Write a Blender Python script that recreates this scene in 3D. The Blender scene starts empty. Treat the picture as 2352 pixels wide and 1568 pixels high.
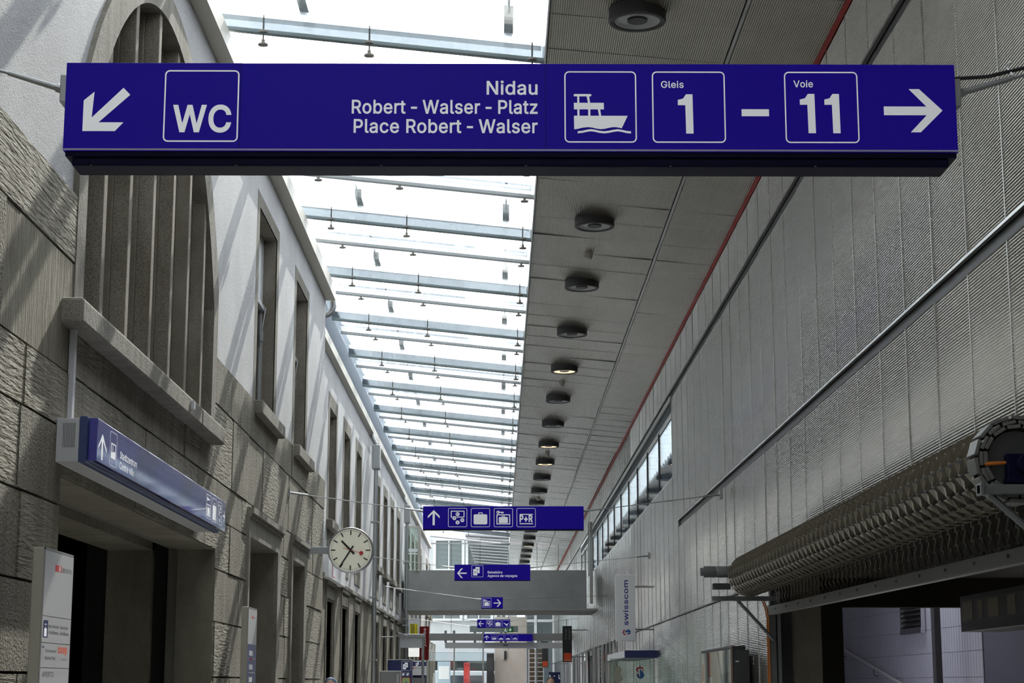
import bpy, math, random, os
from mathutils import Vector, Matrix
random.seed(7)
sc = bpy.context.scene
COL = sc.collection

# ------------------------------------------------------------------ camera
FPX = 4150.0
pitch = math.atan(785/FPX)
psi = math.atan(29*math.cos(pitch)/FPX)
Fw = Vector((math.sin(psi)*math.cos(pitch), math.cos(psi)*math.cos(pitch), math.sin(pitch)))
Rt = Vector((math.cos(psi), -math.sin(psi), 0))
Up = Rt.cross(Fw)
cd = bpy.data.cameras.new('camera')
cam = bpy.data.objects.new('camera', cd); COL.objects.link(cam)
M = Matrix((Rt, Up, -Fw)).transposed().to_4x4(); M.translation = Vector((0, 0, 1.6))
cam.matrix_world = M
cd.sensor_fit = 'HORIZONTAL'; cd.sensor_width = 36; cd.lens = FPX*36/2352
cd.clip_start = 0.1; cd.clip_end = 400
sc.camera = cam

# ------------------------------------------------------------------ sky, sun, exposure
SKY = 2.8
SUN = 8.5
wd = bpy.data.worlds.new('sky'); sc.world = wd; wd.use_nodes = True
nt = wd.node_tree; nt.nodes.clear()
o_ = nt.nodes.new('ShaderNodeOutputWorld'); bg = nt.nodes.new('ShaderNodeBackground')
tc = nt.nodes.new('ShaderNodeTexCoord'); sx = nt.nodes.new('ShaderNodeSeparateXYZ'); rp = nt.nodes.new('ShaderNodeValToRGB')
nt.links.new(tc.outputs['Generated'], sx.inputs[0]); nt.links.new(sx.outputs['Z'], rp.inputs[0])
rp.color_ramp.elements[0].position = 0.0; rp.color_ramp.elements[0].color = (.86, .885, .94, 1)
rp.color_ramp.elements[1].position = 0.6; rp.color_ramp.elements[1].color = (.89, .915, .97, 1)
nt.links.new(rp.outputs[0], bg.inputs[0]); 
dt = nt.nodes.new('ShaderNodeVectorMath'); dt.operation = 'DOT_PRODUCT'; dt.inputs[1].default_value = (.13, .93, .34)      # brighter haze towards the sun
mr_ = nt.nodes.new('ShaderNodeMapRange'); mr_.interpolation_type = 'SMOOTHSTEP'
for k_, v_ in zip((1, 2, 3, 4), (.45, 1.0, SKY, SKY*4.0)): mr_.inputs[k_].default_value = v_
nt.links.new(tc.outputs['Generated'], dt.inputs[0]); nt.links.new(dt.outputs['Value'], mr_.inputs[0]); hz = nt.nodes.new('ShaderNodeMapRange'); hz.interpolation_type = 'SMOOTHSTEP'           # dimmer, hazy band just above the horizon
for k_, v_ in zip((1, 2, 3, 4), (0.0, .13, .3, 1.0)): hz.inputs[k_].default_value = v_
ml = nt.nodes.new('ShaderNodeMath'); ml.operation = 'MULTIPLY'
nt.links.new(sx.outputs['Z'], hz.inputs[0]); nt.links.new(hz.outputs[0], ml.inputs[0]); nt.links.new(mr_.outputs[0], ml.inputs[1]); nt.links.new(ml.outputs[0], bg.inputs[1])
nt.links.new(bg.outputs[0], o_.inputs[0])
sl = bpy.data.lights.new('sun', 'SUN'); sl.energy = SUN; sl.angle = 0.01; sl.color = (1, .95, .87)
so = bpy.data.objects.new('sun', sl); COL.objects.link(so)
so.rotation_euler = Vector((-.22, -1.25, -1.0)).to_track_quat('-Z', 'Y').to_euler()
so.location = (10, 30, 25)
sc.view_settings.view_transform = 'Standard'; sc.view_settings.look = 'None'
sc.view_settings.gamma = 1; sc.view_settings.use_curve_mapping = False
sc.view_settings.exposure = 0.0
sc.cycles.max_bounces = 10; sc.cycles.diffuse_bounces = 4; sc.cycles.glossy_bounces = 4
sc.cycles.transparent_max_bounces = 24; sc.cycles.transmission_bounces = 6

# ------------------------------------------------------------------ helpers
class MB:
    """a mesh under construction, in world coordinates"""
    def __init__(s): s.v = []; s.f = []; s.m = []
    def face(s, pts, m=0):
        b = len(s.v); s.v += [tuple(p) for p in pts]; s.f.append(tuple(range(b, b+len(pts)))); s.m.append(m)
    def add(s, vs, fs, m=0):
        b = len(s.v); s.v += [tuple(p) for p in vs]
        for f in fs: s.f.append(tuple(b+i for i in f)); s.m.append(m)
    def box(s, x0, x1, y0, y1, z0, z1, m=0):
        x0, x1 = min(x0, x1), max(x0, x1); y0, y1 = min(y0, y1), max(y0, y1); z0, z1 = min(z0, z1), max(z0, z1)
        s.add([(x0,y0,z0),(x1,y0,z0),(x1,y1,z0),(x0,y1,z0),(x0,y0,z1),(x1,y0,z1),(x1,y1,z1),(x0,y1,z1)],
              [(3,2,1,0),(4,5,6,7),(0,1,5,4),(1,2,6,5),(2,3,7,6),(3,0,4,7)], m); return s
    def prism(s, pts, d, m=0):
        """closed polygon pts (3-D) pushed along vector d"""
        n = len(pts); d = Vector(d); a = [Vector(p) for p in pts]; nrm = Vector((0, 0, 0))
        for i in range(n): nrm += a[i].cross(a[(i+1) % n])
        if nrm.dot(d) > 0: a.reverse()
        vs = a+[p+d for p in a]
        s.add(vs, [tuple(range(n)), tuple(reversed(range(n, 2*n)))]+[((i+1) % n, i, n+i, n+(i+1) % n) for i in range(n)], m); return s
    def tube(s, path, r, n=8, m=0, caps=True):
        P = [Vector(p) for p in path]; rings = []
        rr = r if isinstance(r, (list, tuple)) else [r]*len(P)
        for i, p in enumerate(P):
            t = (P[min(i+1, len(P)-1)]-P[max(i-1, 0)]).normalized()
            a = t.orthogonal().normalized() if i == 0 else (rings[-1][1]-t*rings[-1][1].dot(t)).normalized()
            rings.append((p, a, t.cross(a)))
        vs = [p+(a*math.cos(2*math.pi*k/n)+b*math.sin(2*math.pi*k/n))*rr[i] for i, (p, a, b) in enumerate(rings) for k in range(n)]
        fs = [(i*n+k, i*n+(k+1) % n, (i+1)*n+(k+1) % n, (i+1)*n+k) for i in range(len(P)-1) for k in range(n)]
        if caps: fs += [tuple(reversed(range(n))), tuple(range((len(P)-1)*n, len(P)*n))]
        s.add(vs, fs, m); return s
    def lathe(s, prof, c, axis='Z', n=32, m=0, mi=None):
        """prof: (radius, height) pairs turned about an axis through c"""
        vs = []
        for r, h in prof:
            for k in range(n):
                a = 2*math.pi*k/n; u, w = r*math.cos(a), r*math.sin(a)
                vs.append({'Z': (c[0]+u, c[1]+w, c[2]+h), 'Y': (c[0]+u, c[1]+h, c[2]+w), 'X': (c[0]+h, c[1]+u, c[2]+w)}[axis])
        for i in range(len(prof)-1):
            b = len(s.v) if i == 0 else b
            if i == 0: s.v += [tuple(p) for p in vs]
            for k in range(n):
                s.f.append((b+i*n+k, b+i*n+(k+1) % n, b+(i+1)*n+(k+1) % n, b+(i+1)*n+k)); s.m.append(mi[i] if mi else m)
        return s
    def build(s, name, mats, parent=None, bevel=0, smooth=False, label=None):
        me = bpy.data.meshes.new(name)
        off = Vector((0, 0, 0)); q = parent
        while q is not None: off += q.location; q = q.parent
        me.from_pydata([tuple(Vector(p)-off) for p in s.v], [], s.f)
        mats = mats if isinstance(mats, (list, tuple)) else [mats]
        for mm in mats: me.materials.append(mm)
        me.polygons.foreach_set('material_index', s.m)
        if smooth:
            me.polygons.foreach_set('use_smooth', [True]*len(me.polygons))
        me.update()
        o = bpy.data.objects.new(name, me); COL.objects.link(o)
        if parent is not None: o.parent = parent
        if smooth: me.set_sharp_from_angle(angle=math.radians(35))
        if bevel:
            b = o.modifiers.new('bevel', 'BEVEL'); b.width = bevel; b.segments = 2; b.limit_method = 'ANGLE'
        if label: o['label'] = label
        return o

def tag(o, label, cat, group=None):
    o['label'] = label; o['category'] = cat
    if group: o['group'] = group
    return o
def thing(name, label, cat, loc=(0, 0, 0), group=None):
    o = bpy.data.objects.new(name, None); COL.objects.link(o); o.location = loc; o.empty_display_size = .1
    return tag(o, label, cat, group)
def struct(name, mb, mats, parent=None, **k):
    o = mb.build(name, mats, parent, **k)
    if parent is None: o['kind'] = 'structure'
    return o
def structroot(name, loc=(0, 0, 0)):
    o = bpy.data.objects.new(name, None); COL.objects.link(o); o.location = loc; o['kind'] = 'structure'; return o
def dup(root, loc, label, group=None):
    r = root.copy(); COL.objects.link(r); r.location = loc; r['label'] = label
    if group: r['group'] = group
    for ch in list(root.children):
        c = ch.copy(); COL.objects.link(c); c.parent = r
        for g in list(ch.children):
            d = g.copy(); COL.objects.link(d); d.parent = c
    return r
def smooth_mat(o, i):
    me = o.data; mi = [0]*len(me.polygons); me.polygons.foreach_get('material_index', mi)
    me.polygons.foreach_set('use_smooth', [k == i for k in mi]); return o
ORD = ['first','second','third','fourth','fifth','sixth','seventh','eighth','ninth','tenth','eleventh','twelfth','thirteenth','fourteenth','fifteenth','sixteenth','seventeenth','eighteenth','nineteenth','twentieth',
       'twenty-first','twenty-second','twenty-third','twenty-fourth','twenty-fifth','twenty-sixth','twenty-seventh','twenty-eighth']

def rect_sub(r, holes):
    """rectangle (a0,a1,b0,b1) minus hole rectangles"""
    out = [r]
    for h in holes:
        nx = []
        for a0, a1, b0, b1 in out:
            c0, c1, d0, d1 = max(a0, h[0]), min(a1, h[1]), max(b0, h[2]), min(b1, h[3])
            if c0 >= c1 or d0 >= d1: nx.append((a0, a1, b0, b1)); continue
            if b0 < d0: nx.append((a0, a1, b0, d0))
            if d1 < b1: nx.append((a0, a1, d1, b1))
            if a0 < c0: nx.append((a0, c0, d0, d1))
            if c1 < a1: nx.append((c1, a1, d0, d1))
        out = nx
    return out

# ------------------------------------------------------------------ materials
def mat(name, base=(.5, .5, .5), rough=.5, metal=0, spec=.5, coat=0, emit=None, estr=0):
    m = bpy.data.materials.new(name); m.use_nodes = True
    b = m.node_tree.nodes['Principled BSDF']
    b.inputs['Base Color'].default_value = (*base, 1); b.inputs['Roughness'].default_value = rough
    b.inputs['Metallic'].default_value = metal; b.inputs['Specular IOR Level'].default_value = spec
    b.inputs['Coat Weight'].default_value = coat; b.inputs['Coat Roughness'].default_value = .05
    if emit: b.inputs['Emission Color'].default_value = (*emit, 1); b.inputs['Emission Strength'].default_value = estr
    return m
def nodes(m): return m.node_tree, m.node_tree.nodes, m.node_tree.nodes['Principled BSDF']
def pos_scaled(t, scale):
    g = t.nodes.new('ShaderNodeNewGeometry'); mp = t.nodes.new('ShaderNodeMapping')
    mp.inputs['Scale'].default_value = scale; t.links.new(g.outputs['Position'], mp.inputs[0]); return mp.outputs[0]
def noise(t, vec, scale, detail=4, rough=.55):
    n = t.nodes.new('ShaderNodeTexNoise'); n.inputs['Scale'].default_value = scale; n.inputs['Detail'].default_value = detail
    n.inputs['Roughness'].default_value = rough; t.links.new(vec, n.inputs['Vector']); return n.outputs['Fac']
def ramp(t, fac, stops):
    r = t.nodes.new('ShaderNodeValToRGB'); t.links.new(fac, r.inputs[0]); e = r.color_ramp.elements
    e[0].position, e[0].color = stops[0][0], (*stops[0][1], 1); e[1].position, e[1].color = stops[-1][0], (*stops[-1][1], 1)
    for p, c in stops[1:-1]:
        q = e.new(p); q.color = (*c, 1)
    return r.outputs[0]
def mulcol(t, a, b, fac=1.0):
    x = t.nodes.new('ShaderNodeMix'); x.data_type = 'RGBA'; x.blend_type = 'MULTIPLY'; x.inputs[0].default_value = fac
    t.links.new(a, x.inputs[6]); t.links.new(b, x.inputs[7]); return x.outputs[2]
def bump(t, b, h, strength, dist, prev=None):
    n = t.nodes.new('ShaderNodeBump'); n.inputs['Strength'].default_value = strength; n.inputs['Distance'].default_value = dist
    t.links.new(h, n.inputs['Height'])
    if prev: t.links.new(prev, n.inputs['Normal'])
    t.links.new(n.outputs[0], b.inputs['Normal']); return n.outputs[0]

def stone(name, c0, c1, stretch, bs, dist, speck=260, big=1.1):
    m = mat(name, rough=.9, spec=.2); t, n, b = nodes(m)
    fine = ramp(t, noise(t, pos_scaled(t, (1, 1, 1)), speck, 2, .6), [(.3, c0), (.52, c1), (.75, tuple(min(1, x*1.25) for x in c1))])
    wide = ramp(t, noise(t, pos_scaled(t, (1, 1, 1)), big, 5, .6), [(.25, (.62, .6, .57)), (.7, (1, 1, 1))])
    streak = ramp(t, noise(t, pos_scaled(t, (3, 9, .7)), 1.0, 4, .6), [(.3, (.7, .69, .66)), (.62, (1, 1, 1))])
    t.links.new(mulcol(t, mulcol(t, fine, wide), streak), b.inputs['Base Color'])
    p = bump(t, b, noise(t, pos_scaled(t, stretch), 1.0, 3, .6), bs, dist)
    bump(t, b, noise(t, pos_scaled(t, (1, 1, 1)), 120, 2, .5), .35, .006, p)
    return m

M_stucco = mat('stucco', (.56, .56, .57), .95, spec=.15)
t, n, b = nodes(M_stucco)
w_ = ramp(t, noise(t, pos_scaled(t, (1, 1, 1)), .9, 5, .6), [(.3, (.375, .37, .375)), (.7, (.475, .475, .48))])
t.links.new(w_, b.inputs['Base Color'])
p_ = bump(t, b, noise(t, pos_scaled(t, (1, 1, 1)), 85, 3, .65), .9, .013)
bump(t, b, noise(t, pos_scaled(t, (1, 1, 1)), 24, 2, .5), .4, .014, p_)
M_rock = stone('ashlar rough', (0.115, 0.104, 0.081), (0.264, 0.245, 0.197), (38, 38, 52), 1.0, .04)
M_groove = stone('ashlar grooved across', (0.125, 0.115, 0.09), (0.282, 0.261, 0.209), (10, 5, 42), 1.0, .04)
M_groovev = stone('ashlar grooved upright', (0.12, 0.109, 0.084), (0.264, 0.245, 0.194), (20, 40, 3.5), .9, .03)
M_granite = stone('granite', (.07, .06, .047), (.255, .23, .19), (14, 14, 14), .3, .01, 170, 1.7)
M_granite2 = stone('granite surround', (.09, .085, .075), (.27, .255, .22), (30, 30, 30), .6, .012, 190)
M_granite3 = stone('granite window frame', (.075, .07, .06), (.19, .178, .15), (40, 40, 40), .5, .008, 190)
M_joint = mat('mortar joint', (.11, .105, .09), .95)
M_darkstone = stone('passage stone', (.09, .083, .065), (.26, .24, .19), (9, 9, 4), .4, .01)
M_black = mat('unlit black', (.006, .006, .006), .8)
M_gutter = mat('painted gutter', (.44, .42, .37), .6)
M_slate = mat('slate roof', (.50, .55, .61), .6)
M_blue = mat('sign blue', (.006, .003, .15), .35, spec=.06, emit=(.06, .02, 1), estr=.085)
M_letter = mat('backlit sign white', (.85, .85, .87), .5, emit=(.95, .95, 1), estr=.16)
M_bluedk = mat('sign edge blue', (.005, .005, .022), .5, spec=.06)
M_bluebase = mat('sign back blue', (.03, .05, .14), .4)
M_navy = mat('navy panel', (.012, .02, .10), .4)
M_white = mat('sign white', (.82, .82, .84), .5)
M_whitebk = mat('white panel', (.72, .72, .73), .4)
M_grey = mat('light grey lacquer', (.42, .42, .43), .45)
M_midgrey = mat('mid grey lacquer', (.22, .22, .22), .5)
M_steel = mat('stainless steel', (.52, .52, .5), .3, metal=1)
M_chrome = mat('chrome', (.75, .75, .76), .12, metal=1)
M_galv = mat('galvanised steel', (.34, .35, .35), .5, metal=.8)
M_anthr = mat('anthracite housing', (.035, .035, .037), .5)
M_reflector = mat('lamp reflector', (.42, .43, .44), .35)
M_lit = mat('lit lamp', (.9, .8, .6), .5, emit=(1, .74, .46), estr=1.25)
M_red = mat('red strip', (.42, .018, .02), .45)
M_conc = mat('concrete', (.3, .295, .285), .85, spec=.2)
t, n, b = nodes(M_conc)
t.links.new(ramp(t, noise(t, pos_scaled(t, (1, 1, 1)), 1.3, 5, .6), [(.3, (.28, .277, .27)), (.7, (.36, .355, .345))]), b.inputs['Base Color'])
M_beige = mat('beige plaster', (.52, .46, .40), .9)
t, n, b = nodes(M_beige)
t.links.new(ramp(t, noise(t, pos_scaled(t, (1, 1, 1)), 1.0, 4, .6), [(.3, (.45, .40, .35)), (.7, (.58, .53, .48))]), b.inputs['Base Color'])
M_floor = mat('floor slabs', (.4, .39, .37), .5)
t, n, b = nodes(M_floor)
t.links.new(ramp(t, noise(t, pos_scaled(t, (1, 1, 1)), 3, 5, .6), [(.3, (.34, .33, .31)), (.7, (.46, .45, .43))]), b.inputs['Base Color'])
M_curtain = mat('grey slat backing', (.02, .02, .02), .8)
M_shutter = mat('bronze grey shutter steel', (.23, .205, .155), .5, metal=.5)
M_galvd = mat('dull zinc bracket', (.16, .165, .165), .5, metal=.5)
M_bar = mat('shutter bar steel', (.15, .15, .14), .5, metal=.5)
M_shutdark = mat('shutter core', (.05, .046, .038), .7)
M_orange = mat('orange', (.5, .14, .01), .5)
M_bnw = mat('clock dial', (.88, .83, .70), .5, emit=(1, .93, .76), estr=.12)
M_blk = mat('black paint', (.015, .015, .016), .5)
M_yellow = mat('yellow', (.85, .72, .0), .5)
M_redban = mat('red banner', (.35, .012, .015), .6)
M_orangesq = mat('orange red', (.75, .085, .02), .5)
M_green = mat('exit green', (.01, .16, .03), .5)
M_plategrey = mat('grey acrylic', (.24, .29, .29), .3)
M_lavender = mat('stair cladding', (.50, .50, .57), .5)
M_lavdark = mat('stair cladding rib', (.44, .44, .51), .5)
M_rail = mat('light handrail', (.62, .62, .63), .35)
M_sblue = mat('emblem blue', (.03, .12, .36), .4)
M_sred = mat('emblem red', (.5, .03, .03), .4)
M_swnavy = mat('lettering navy', (.02, .04, .22), .5)
M_gold = mat('dim display', (.06, .05, .03), .5, emit=(.5, .4, .2), estr=.012)
M_skin = mat('skin', (.55, .33, .24), .5)
M_hair = mat('brown hair', (.05, .028, .014), .7)
M_cap = mat('blue grey knit', (.12, .16, .24), .9)
M_coat = mat('dark coat', (.04, .045, .06), .8)
M_trousers = mat('dark trousers', (.03, .03, .035), .8)
M_coat2 = mat('brown jacket', (.12, .07, .04), .8)
M_facade = mat('white render', (.62, .63, .64), .9)
M_textdk = mat('dark lettering', (.05, .05, .055), .6)
M_textgr = mat('grey lettering', (.25, .25, .26), .6)

def ribbed_metal(name, c, rough, mt=.94):
    m = mat(name, c, rough, metal=mt); t, n, b = nodes(m)
    v = noise(t, pos_scaled(t, (1, 1, 1)), 1.4, 4, .6)
    r = t.nodes.new('ShaderNodeMapRange'); r.inputs[3].default_value = rough-.05; r.inputs[4].default_value = rough+.06
    t.links.new(v, r.inputs[0]); t.links.new(r.outputs[0], b.inputs['Roughness'])
    t.links.new(ramp(t, noise(t, pos_scaled(t, (1, 1, .25)), 2.2, 4, .6), [(.3, tuple(x*.86 for x in c)), (.7, c)]), b.inputs['Base Color'])
    return m
M_rib = ribbed_metal('ribbed aluminium wall', (.37, .352, .305), .16)
M_ribc = ribbed_metal('ribbed aluminium ceiling', (.37, .35, .30), .2, .7)

def glass(name, tint, tintmix=0.0, diff=(.5, .55, .55), gl=1.0, ior=1.5, rough=0.0):
    m = bpy.data.materials.new(name); m.use_nodes = True; t = m.node_tree; t.nodes.clear()
    out = t.nodes.new('ShaderNodeOutputMaterial'); tr = t.nodes.new('ShaderNodeBsdfTransparent'); g = t.nodes.new('ShaderNodeBsdfGlossy')
    fr = t.nodes.new('ShaderNodeFresnel'); mx = t.nodes.new('ShaderNodeMixShader')
    tr.inputs[0].default_value = (*tint, 1); g.inputs['Roughness'].default_value = rough; g.inputs[0].default_value = (gl, gl, gl, 1); 
    gm = t.nodes.new('ShaderNodeNewGeometry'); mr = t.nodes.new('ShaderNodeMapRange'); mr.inputs[3].default_value = ior; mr.inputs[4].default_value = 1/ior
    t.links.new(gm.outputs['Backfacing'], mr.inputs[0]); t.links.new(mr.outputs[0], fr.inputs[0])    # a pane has the same reflectance from both of its faces
    a = tr.outputs[0]
    if tintmix:
        d = t.nodes.new('ShaderNodeBsdfDiffuse'); d.inputs[0].default_value = (*diff, 1)
        m2 = t.nodes.new('ShaderNodeMixShader'); m2.inputs[0].default_value = tintmix
        t.links.new(a, m2.inputs[1]); t.links.new(d.outputs[0], m2.inputs[2]); a = m2.outputs[0]
    t.links.new(fr.outputs[0], mx.inputs[0]); t.links.new(a, mx.inputs[1]); t.links.new(g.outputs[0], mx.inputs[2])
    t.links.new(mx.outputs[0], out.inputs[0]); return m
M_roofglass = glass('roof glass', (.95, .97, .97), .0)
M_fin = glass('fin glass', (.72, .77, .77), .12, (.2, .24, .25), rough=.05)
M_blade = glass('reflection tinted glass', (.34, .36, .37), .0)  # dark tint stands for the left building reflected in the fins
M_clamp = mat('bronze clamp', (.16, .15, .13), .4, metal=.6)
M_frit = bpy.data.materials.new('fritted glass strip'); M_frit.use_nodes = True
_t = M_frit.node_tree; _t.nodes.clear(); _o = _t.nodes.new('ShaderNodeOutputMaterial'); _a = _t.nodes.new('ShaderNodeBsdfTranslucent'); _b = _t.nodes.new('ShaderNodeBsdfTransparent'); _m = _t.nodes.new('ShaderNodeMixShader')
_a.inputs[0].default_value = (.80, .83, .85, 1); _b.inputs[0].default_value = (.9, .92, .93, 1); _m.inputs[0].default_value = .28
_t.links.new(_a.outputs[0], _m.inputs[1]); _t.links.new(_b.outputs[0], _m.inputs[2]); _t.links.new(_m.outputs[0], _o.inputs[0])
M_edge = mat('teal grey glass edge', (.12, .155, .16), .3)
M_pane = glass('window glass', (.55, .6, .62), .0)
M_darkpane = glass('dark window glass', (.2, .22, .22), .0)
M_clear = glass('clear glass', (.93, .96, .95), .0)
M_clear2 = glass('greenish screen glass', (.80, .88, .84), .10, (.45, .5, .42))
M_pale = mat('pale kiosk paint', (.35, .45, .52), .4)
M_seam = mat('panel seam', (.5, .5, .48), .3, metal=.6)
M_mirror = mat('glossy poster glass', (.75, .76, .78), .03, metal=1)

# ------------------------------------------------------------------ lettering
try:
    FONT = bpy.data.fonts.load(os.path.join(bpy.utils.system_resource('DATAFILES'), 'fonts', 'Inter.woff2'))
except Exception:
    FONT = None
from mathutils.geometry import delaunay_2d_cdt
_tcache, _gcache = {}, {}
def _contours(body):
    cu = bpy.data.curves.new('t', 'FONT'); cu.body = body; cu.size = 1.0; cu.fill_mode = 'NONE'; cu.resolution_u = 4
    if FONT: cu.font = FONT
    ob = bpy.data.objects.new('t', cu); COL.objects.link(ob); me = ob.to_mesh()
    v = [(p.co.x, p.co.y) for p in me.vertices]; e = [tuple(q.vertices) for q in me.edges]
    ob.to_mesh_clear(); bpy.data.objects.remove(ob); bpy.data.curves.remove(cu)
    return v, e
_HH = max(p[0] for p in _contours('HH')[0])
def _glyph(c, weight):
    """one letter: points, triangles inside the outline, advance; weight pushes the outline outwards"""
    if (c, weight) not in _gcache:
        adv = max(p[0] for p in _contours('H'+c+'H')[0])-_HH
        if c == '~': _gcache[(c, weight)] = ([], [], .45*(max(p[0] for p in _contours('H H')[0])-_HH)); return _gcache[(c, weight)]
        if c == ' ': _gcache[(c, weight)] = ([], [], adv); return _gcache[(c, weight)]
        v, e = _contours(c)
        if weight:
            nx, pv = {i: j for i, j in e}, {j: i for i, j in e}; w = list(v)
            for i in range(len(v)):
                if i not in nx or i not in pv: continue
                a, b = Vector(v[i])-Vector(v[pv[i]]), Vector(v[nx[i]])-Vector(v[i])
                if a.length < 1e-7 or b.length < 1e-7: continue
                na, nb = Vector((-a.y, a.x)).normalized(), Vector((-b.y, b.x)).normalized(); m_ = na+nb
                if m_.length < 1e-4: continue
                m_.normalize(); k = weight/max(m_.dot(na), .5)
                w[i] = (v[i][0]+m_.x*k, v[i][1]+m_.y*k)
            v = w
        r = delaunay_2d_cdt([Vector(p) for p in v], e, [], 0, 1e-6)
        ov, of = r[0], r[2]; keep = []
        for f in of:
            cx = sum(ov[i].x for i in f)/len(f); cy = sum(ov[i].y for i in f)/len(f); w = 0
            for i, j in e:
                (x0, y0), (x1, y1) = v[i], v[j]
                if (y0 <= cy) != (y1 <= cy):
                    if x0+(cy-y0)/(y1-y0)*(x1-x0) > cx: w += 1 if y1 > y0 else -1
            if w: keep.append(tuple(f))
        _gcache[(c, weight)] = ([(p.x, p.y) for p in ov], keep, adv)
    return _gcache[(c, weight)]
def glyphs(s, weight=0.0):
    k = (s, weight)
    if k not in _tcache:
        vs, fs, x = [], [], 0.0
        for c in s:
            ov, tri, adv = _glyph(c, weight); b0 = len(vs)
            vs += [(p[0]+x, p[1]) for p in ov]; fs += [tuple(b0+i for i in f) for f in tri]
            x += adv+weight*1.4
        _tcache[k] = (vs, fs)
    return _tcache[k]
CAPH = max(v[1] for v in glyphs('H')[0])

def piece(name):
    """a pictogram drawn by one call becomes one printed piece"""
    def deco(f):
        def g(s, *a, **k):
            if not s.inside: s.new(name)
            s.inside += 1; f(s, *a, **k); s.inside -= 1
            if not s.inside: s.new('printed_graphic')
        return g
    return deco
class Art:
    """flat artwork on a sign face; u to the right, v down, in photo-like units turned into metres"""
    def __init__(s, plane, at, u0, v0, wu, wv, ku, kv):
        s.plane, s.at, s.u0, s.v0, s.wu, s.wv, s.ku, s.kv = plane, at, u0, v0, wu, wv, ku, kv; s.groups = []; s.inside = 0; s.new('printed_graphic')
    def P(s, u, v, lay):
        a = s.wu+(u-s.u0)*s.ku; z = s.wv-(v-s.v0)*s.kv; e = (.0002 if s.plane == '+X' else .0007)*(lay+1.3)
        return (a, s.at-e, z) if s.plane == '-Y' else ((s.at+e, a, z) if s.plane == '+X' else (s.at-e, a, z))
    def new(s, name):
        """what follows is a piece of its own"""
        s.cur = (name, MB(), []); s.groups.append(s.cur)
    def put(s, pts, faces, mt):
        if mt not in s.cur[2]: s.cur[2].append(mt)
        s.cur[1].add(pts, faces, s.cur[2].index(mt))
    def poly(s, pts, mt=None, lay=0):
        mt = mt or M_letter; pts = list(pts)
        A = [s.P(u, v, lay) for u, v in pts]; nrm = Vector((0, 0, 0))
        for i in range(len(A)): nrm += Vector(A[i]).cross(Vector(A[(i+1) % len(A)]))
        out = {'-Y': (0, -1, 0), '+X': (1, 0, 0), '-X': (-1, 0, 0)}[s.plane]
        if nrm.dot(Vector(out)) < 0: A.reverse()
        s.put(A, [tuple(range(len(A)))], mt)
    def rect(s, u0, v0, u1, v1, mt=None, lay=0): s.poly([(u0, v0), (u1, v0), (u1, v1), (u0, v1)], mt, lay)
    def rr(s, u0, v0, u1, v1, r, n=5):
        pts = []
        for cx, cy, a0 in ((u1-r, v0+r, -90), (u1-r, v1-r, 0), (u0+r, v1-r, 90), (u0+r, v0+r, 180)):
            for k in range(n+1):
                a = math.radians(a0+90*k/n); pts.append((cx+r*math.cos(a), cy+r*math.sin(a)))
        return pts
    def rrect(s, u0, v0, u1, v1, r, mt=None, lay=0): s.poly(s.rr(u0, v0, u1, v1, r), mt, lay)
    def ring(s, u0, v0, u1, v1, r, w, mt=None, lay=0):
        a = s.rr(u0, v0, u1, v1, r); b = s.rr(u0+w, v0+w, u1-w, v1-w, max(r-w, .01)); n = len(a)
        for i in range(n): s.poly([a[i], a[(i+1) % n], b[(i+1) % n], b[i]], mt, lay)
    def frame(s, u0, v0, u1, v1, w, mt=None, lay=0):
        s.rect(u0, v0, u1, v0+w, mt, lay); s.rect(u0, v1-w, u1, v1, mt, lay); s.rect(u0, v0+w, u0+w, v1-w, mt, lay); s.rect(u1-w, v0+w, u1, v1-w, mt, lay)
    def disc(s, u, v, r, mt=None, lay=0, n=20): s.poly([(u+r*math.cos(2*math.pi*k/n), v+r*math.sin(2*math.pi*k/n)) for k in range(n)], mt, lay)
    def line(s, u0, v0, u1, v1, w, mt=None, lay=0):
        d = math.hypot(u1-u0, v1-v0); px, py = -(v1-v0)/d*w/2, (u1-u0)/d*w/2
        s.poly([(u0+px, v0+py), (u1+px, v1+py), (u1-px, v1-py), (u0-px, v0-py)], mt, lay)
    def text(s, body, u, v, cap, align='L', width=None, mt=None, lay=0, weight=.012, up=False):
        """v is the baseline; up=True writes from bottom to top with u the baseline and v the start"""
        vs, fs = glyphs(body, weight)
        x0, x1 = min(p[0] for p in vs), max(p[0] for p in vs); k = cap/CAPH
        kx = width/(x1-x0) if width else k; W = (x1-x0)*kx
        sh = {'L': 0, 'R': -W, 'C': -W/2}[align]
        flip = s.plane == '-X' and s.ku > 0
        if up: q = [(u+p[1]*(-k), v-((p[0]-x0)*kx+sh)) for p in vs]
        else: q = [(u+(p[0]-x0)*kx+sh, v-p[1]*k) for p in vs]
        if not s.inside: s.new('lettering')
        s.put([s.P(a, b2, lay) for a, b2 in q], fs, mt or M_letter)
        if not s.inside: s.new('printed_graphic')
    def build(s, parent):
        for nm, mb, mts in s.groups:
            if mb.f: mb.build(nm, mts, parent)
    # ---- pictograms in a square (u0,v0,size)
    def sq(s, u, v, z, w=None): s.ring(u, v, u+z, v+z, z*.075, w or z*.022)
    @piece('pictogram')
    def case(s, u, v, w, h, mt=None, lay=0):
        s.rrect(u, v+h*.16, u+w, v+h, w*.10, mt, lay); s.ring(u+w*.34, v, u+w*.66, v+h*.24, w*.05, w*.055, mt, lay)
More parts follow.
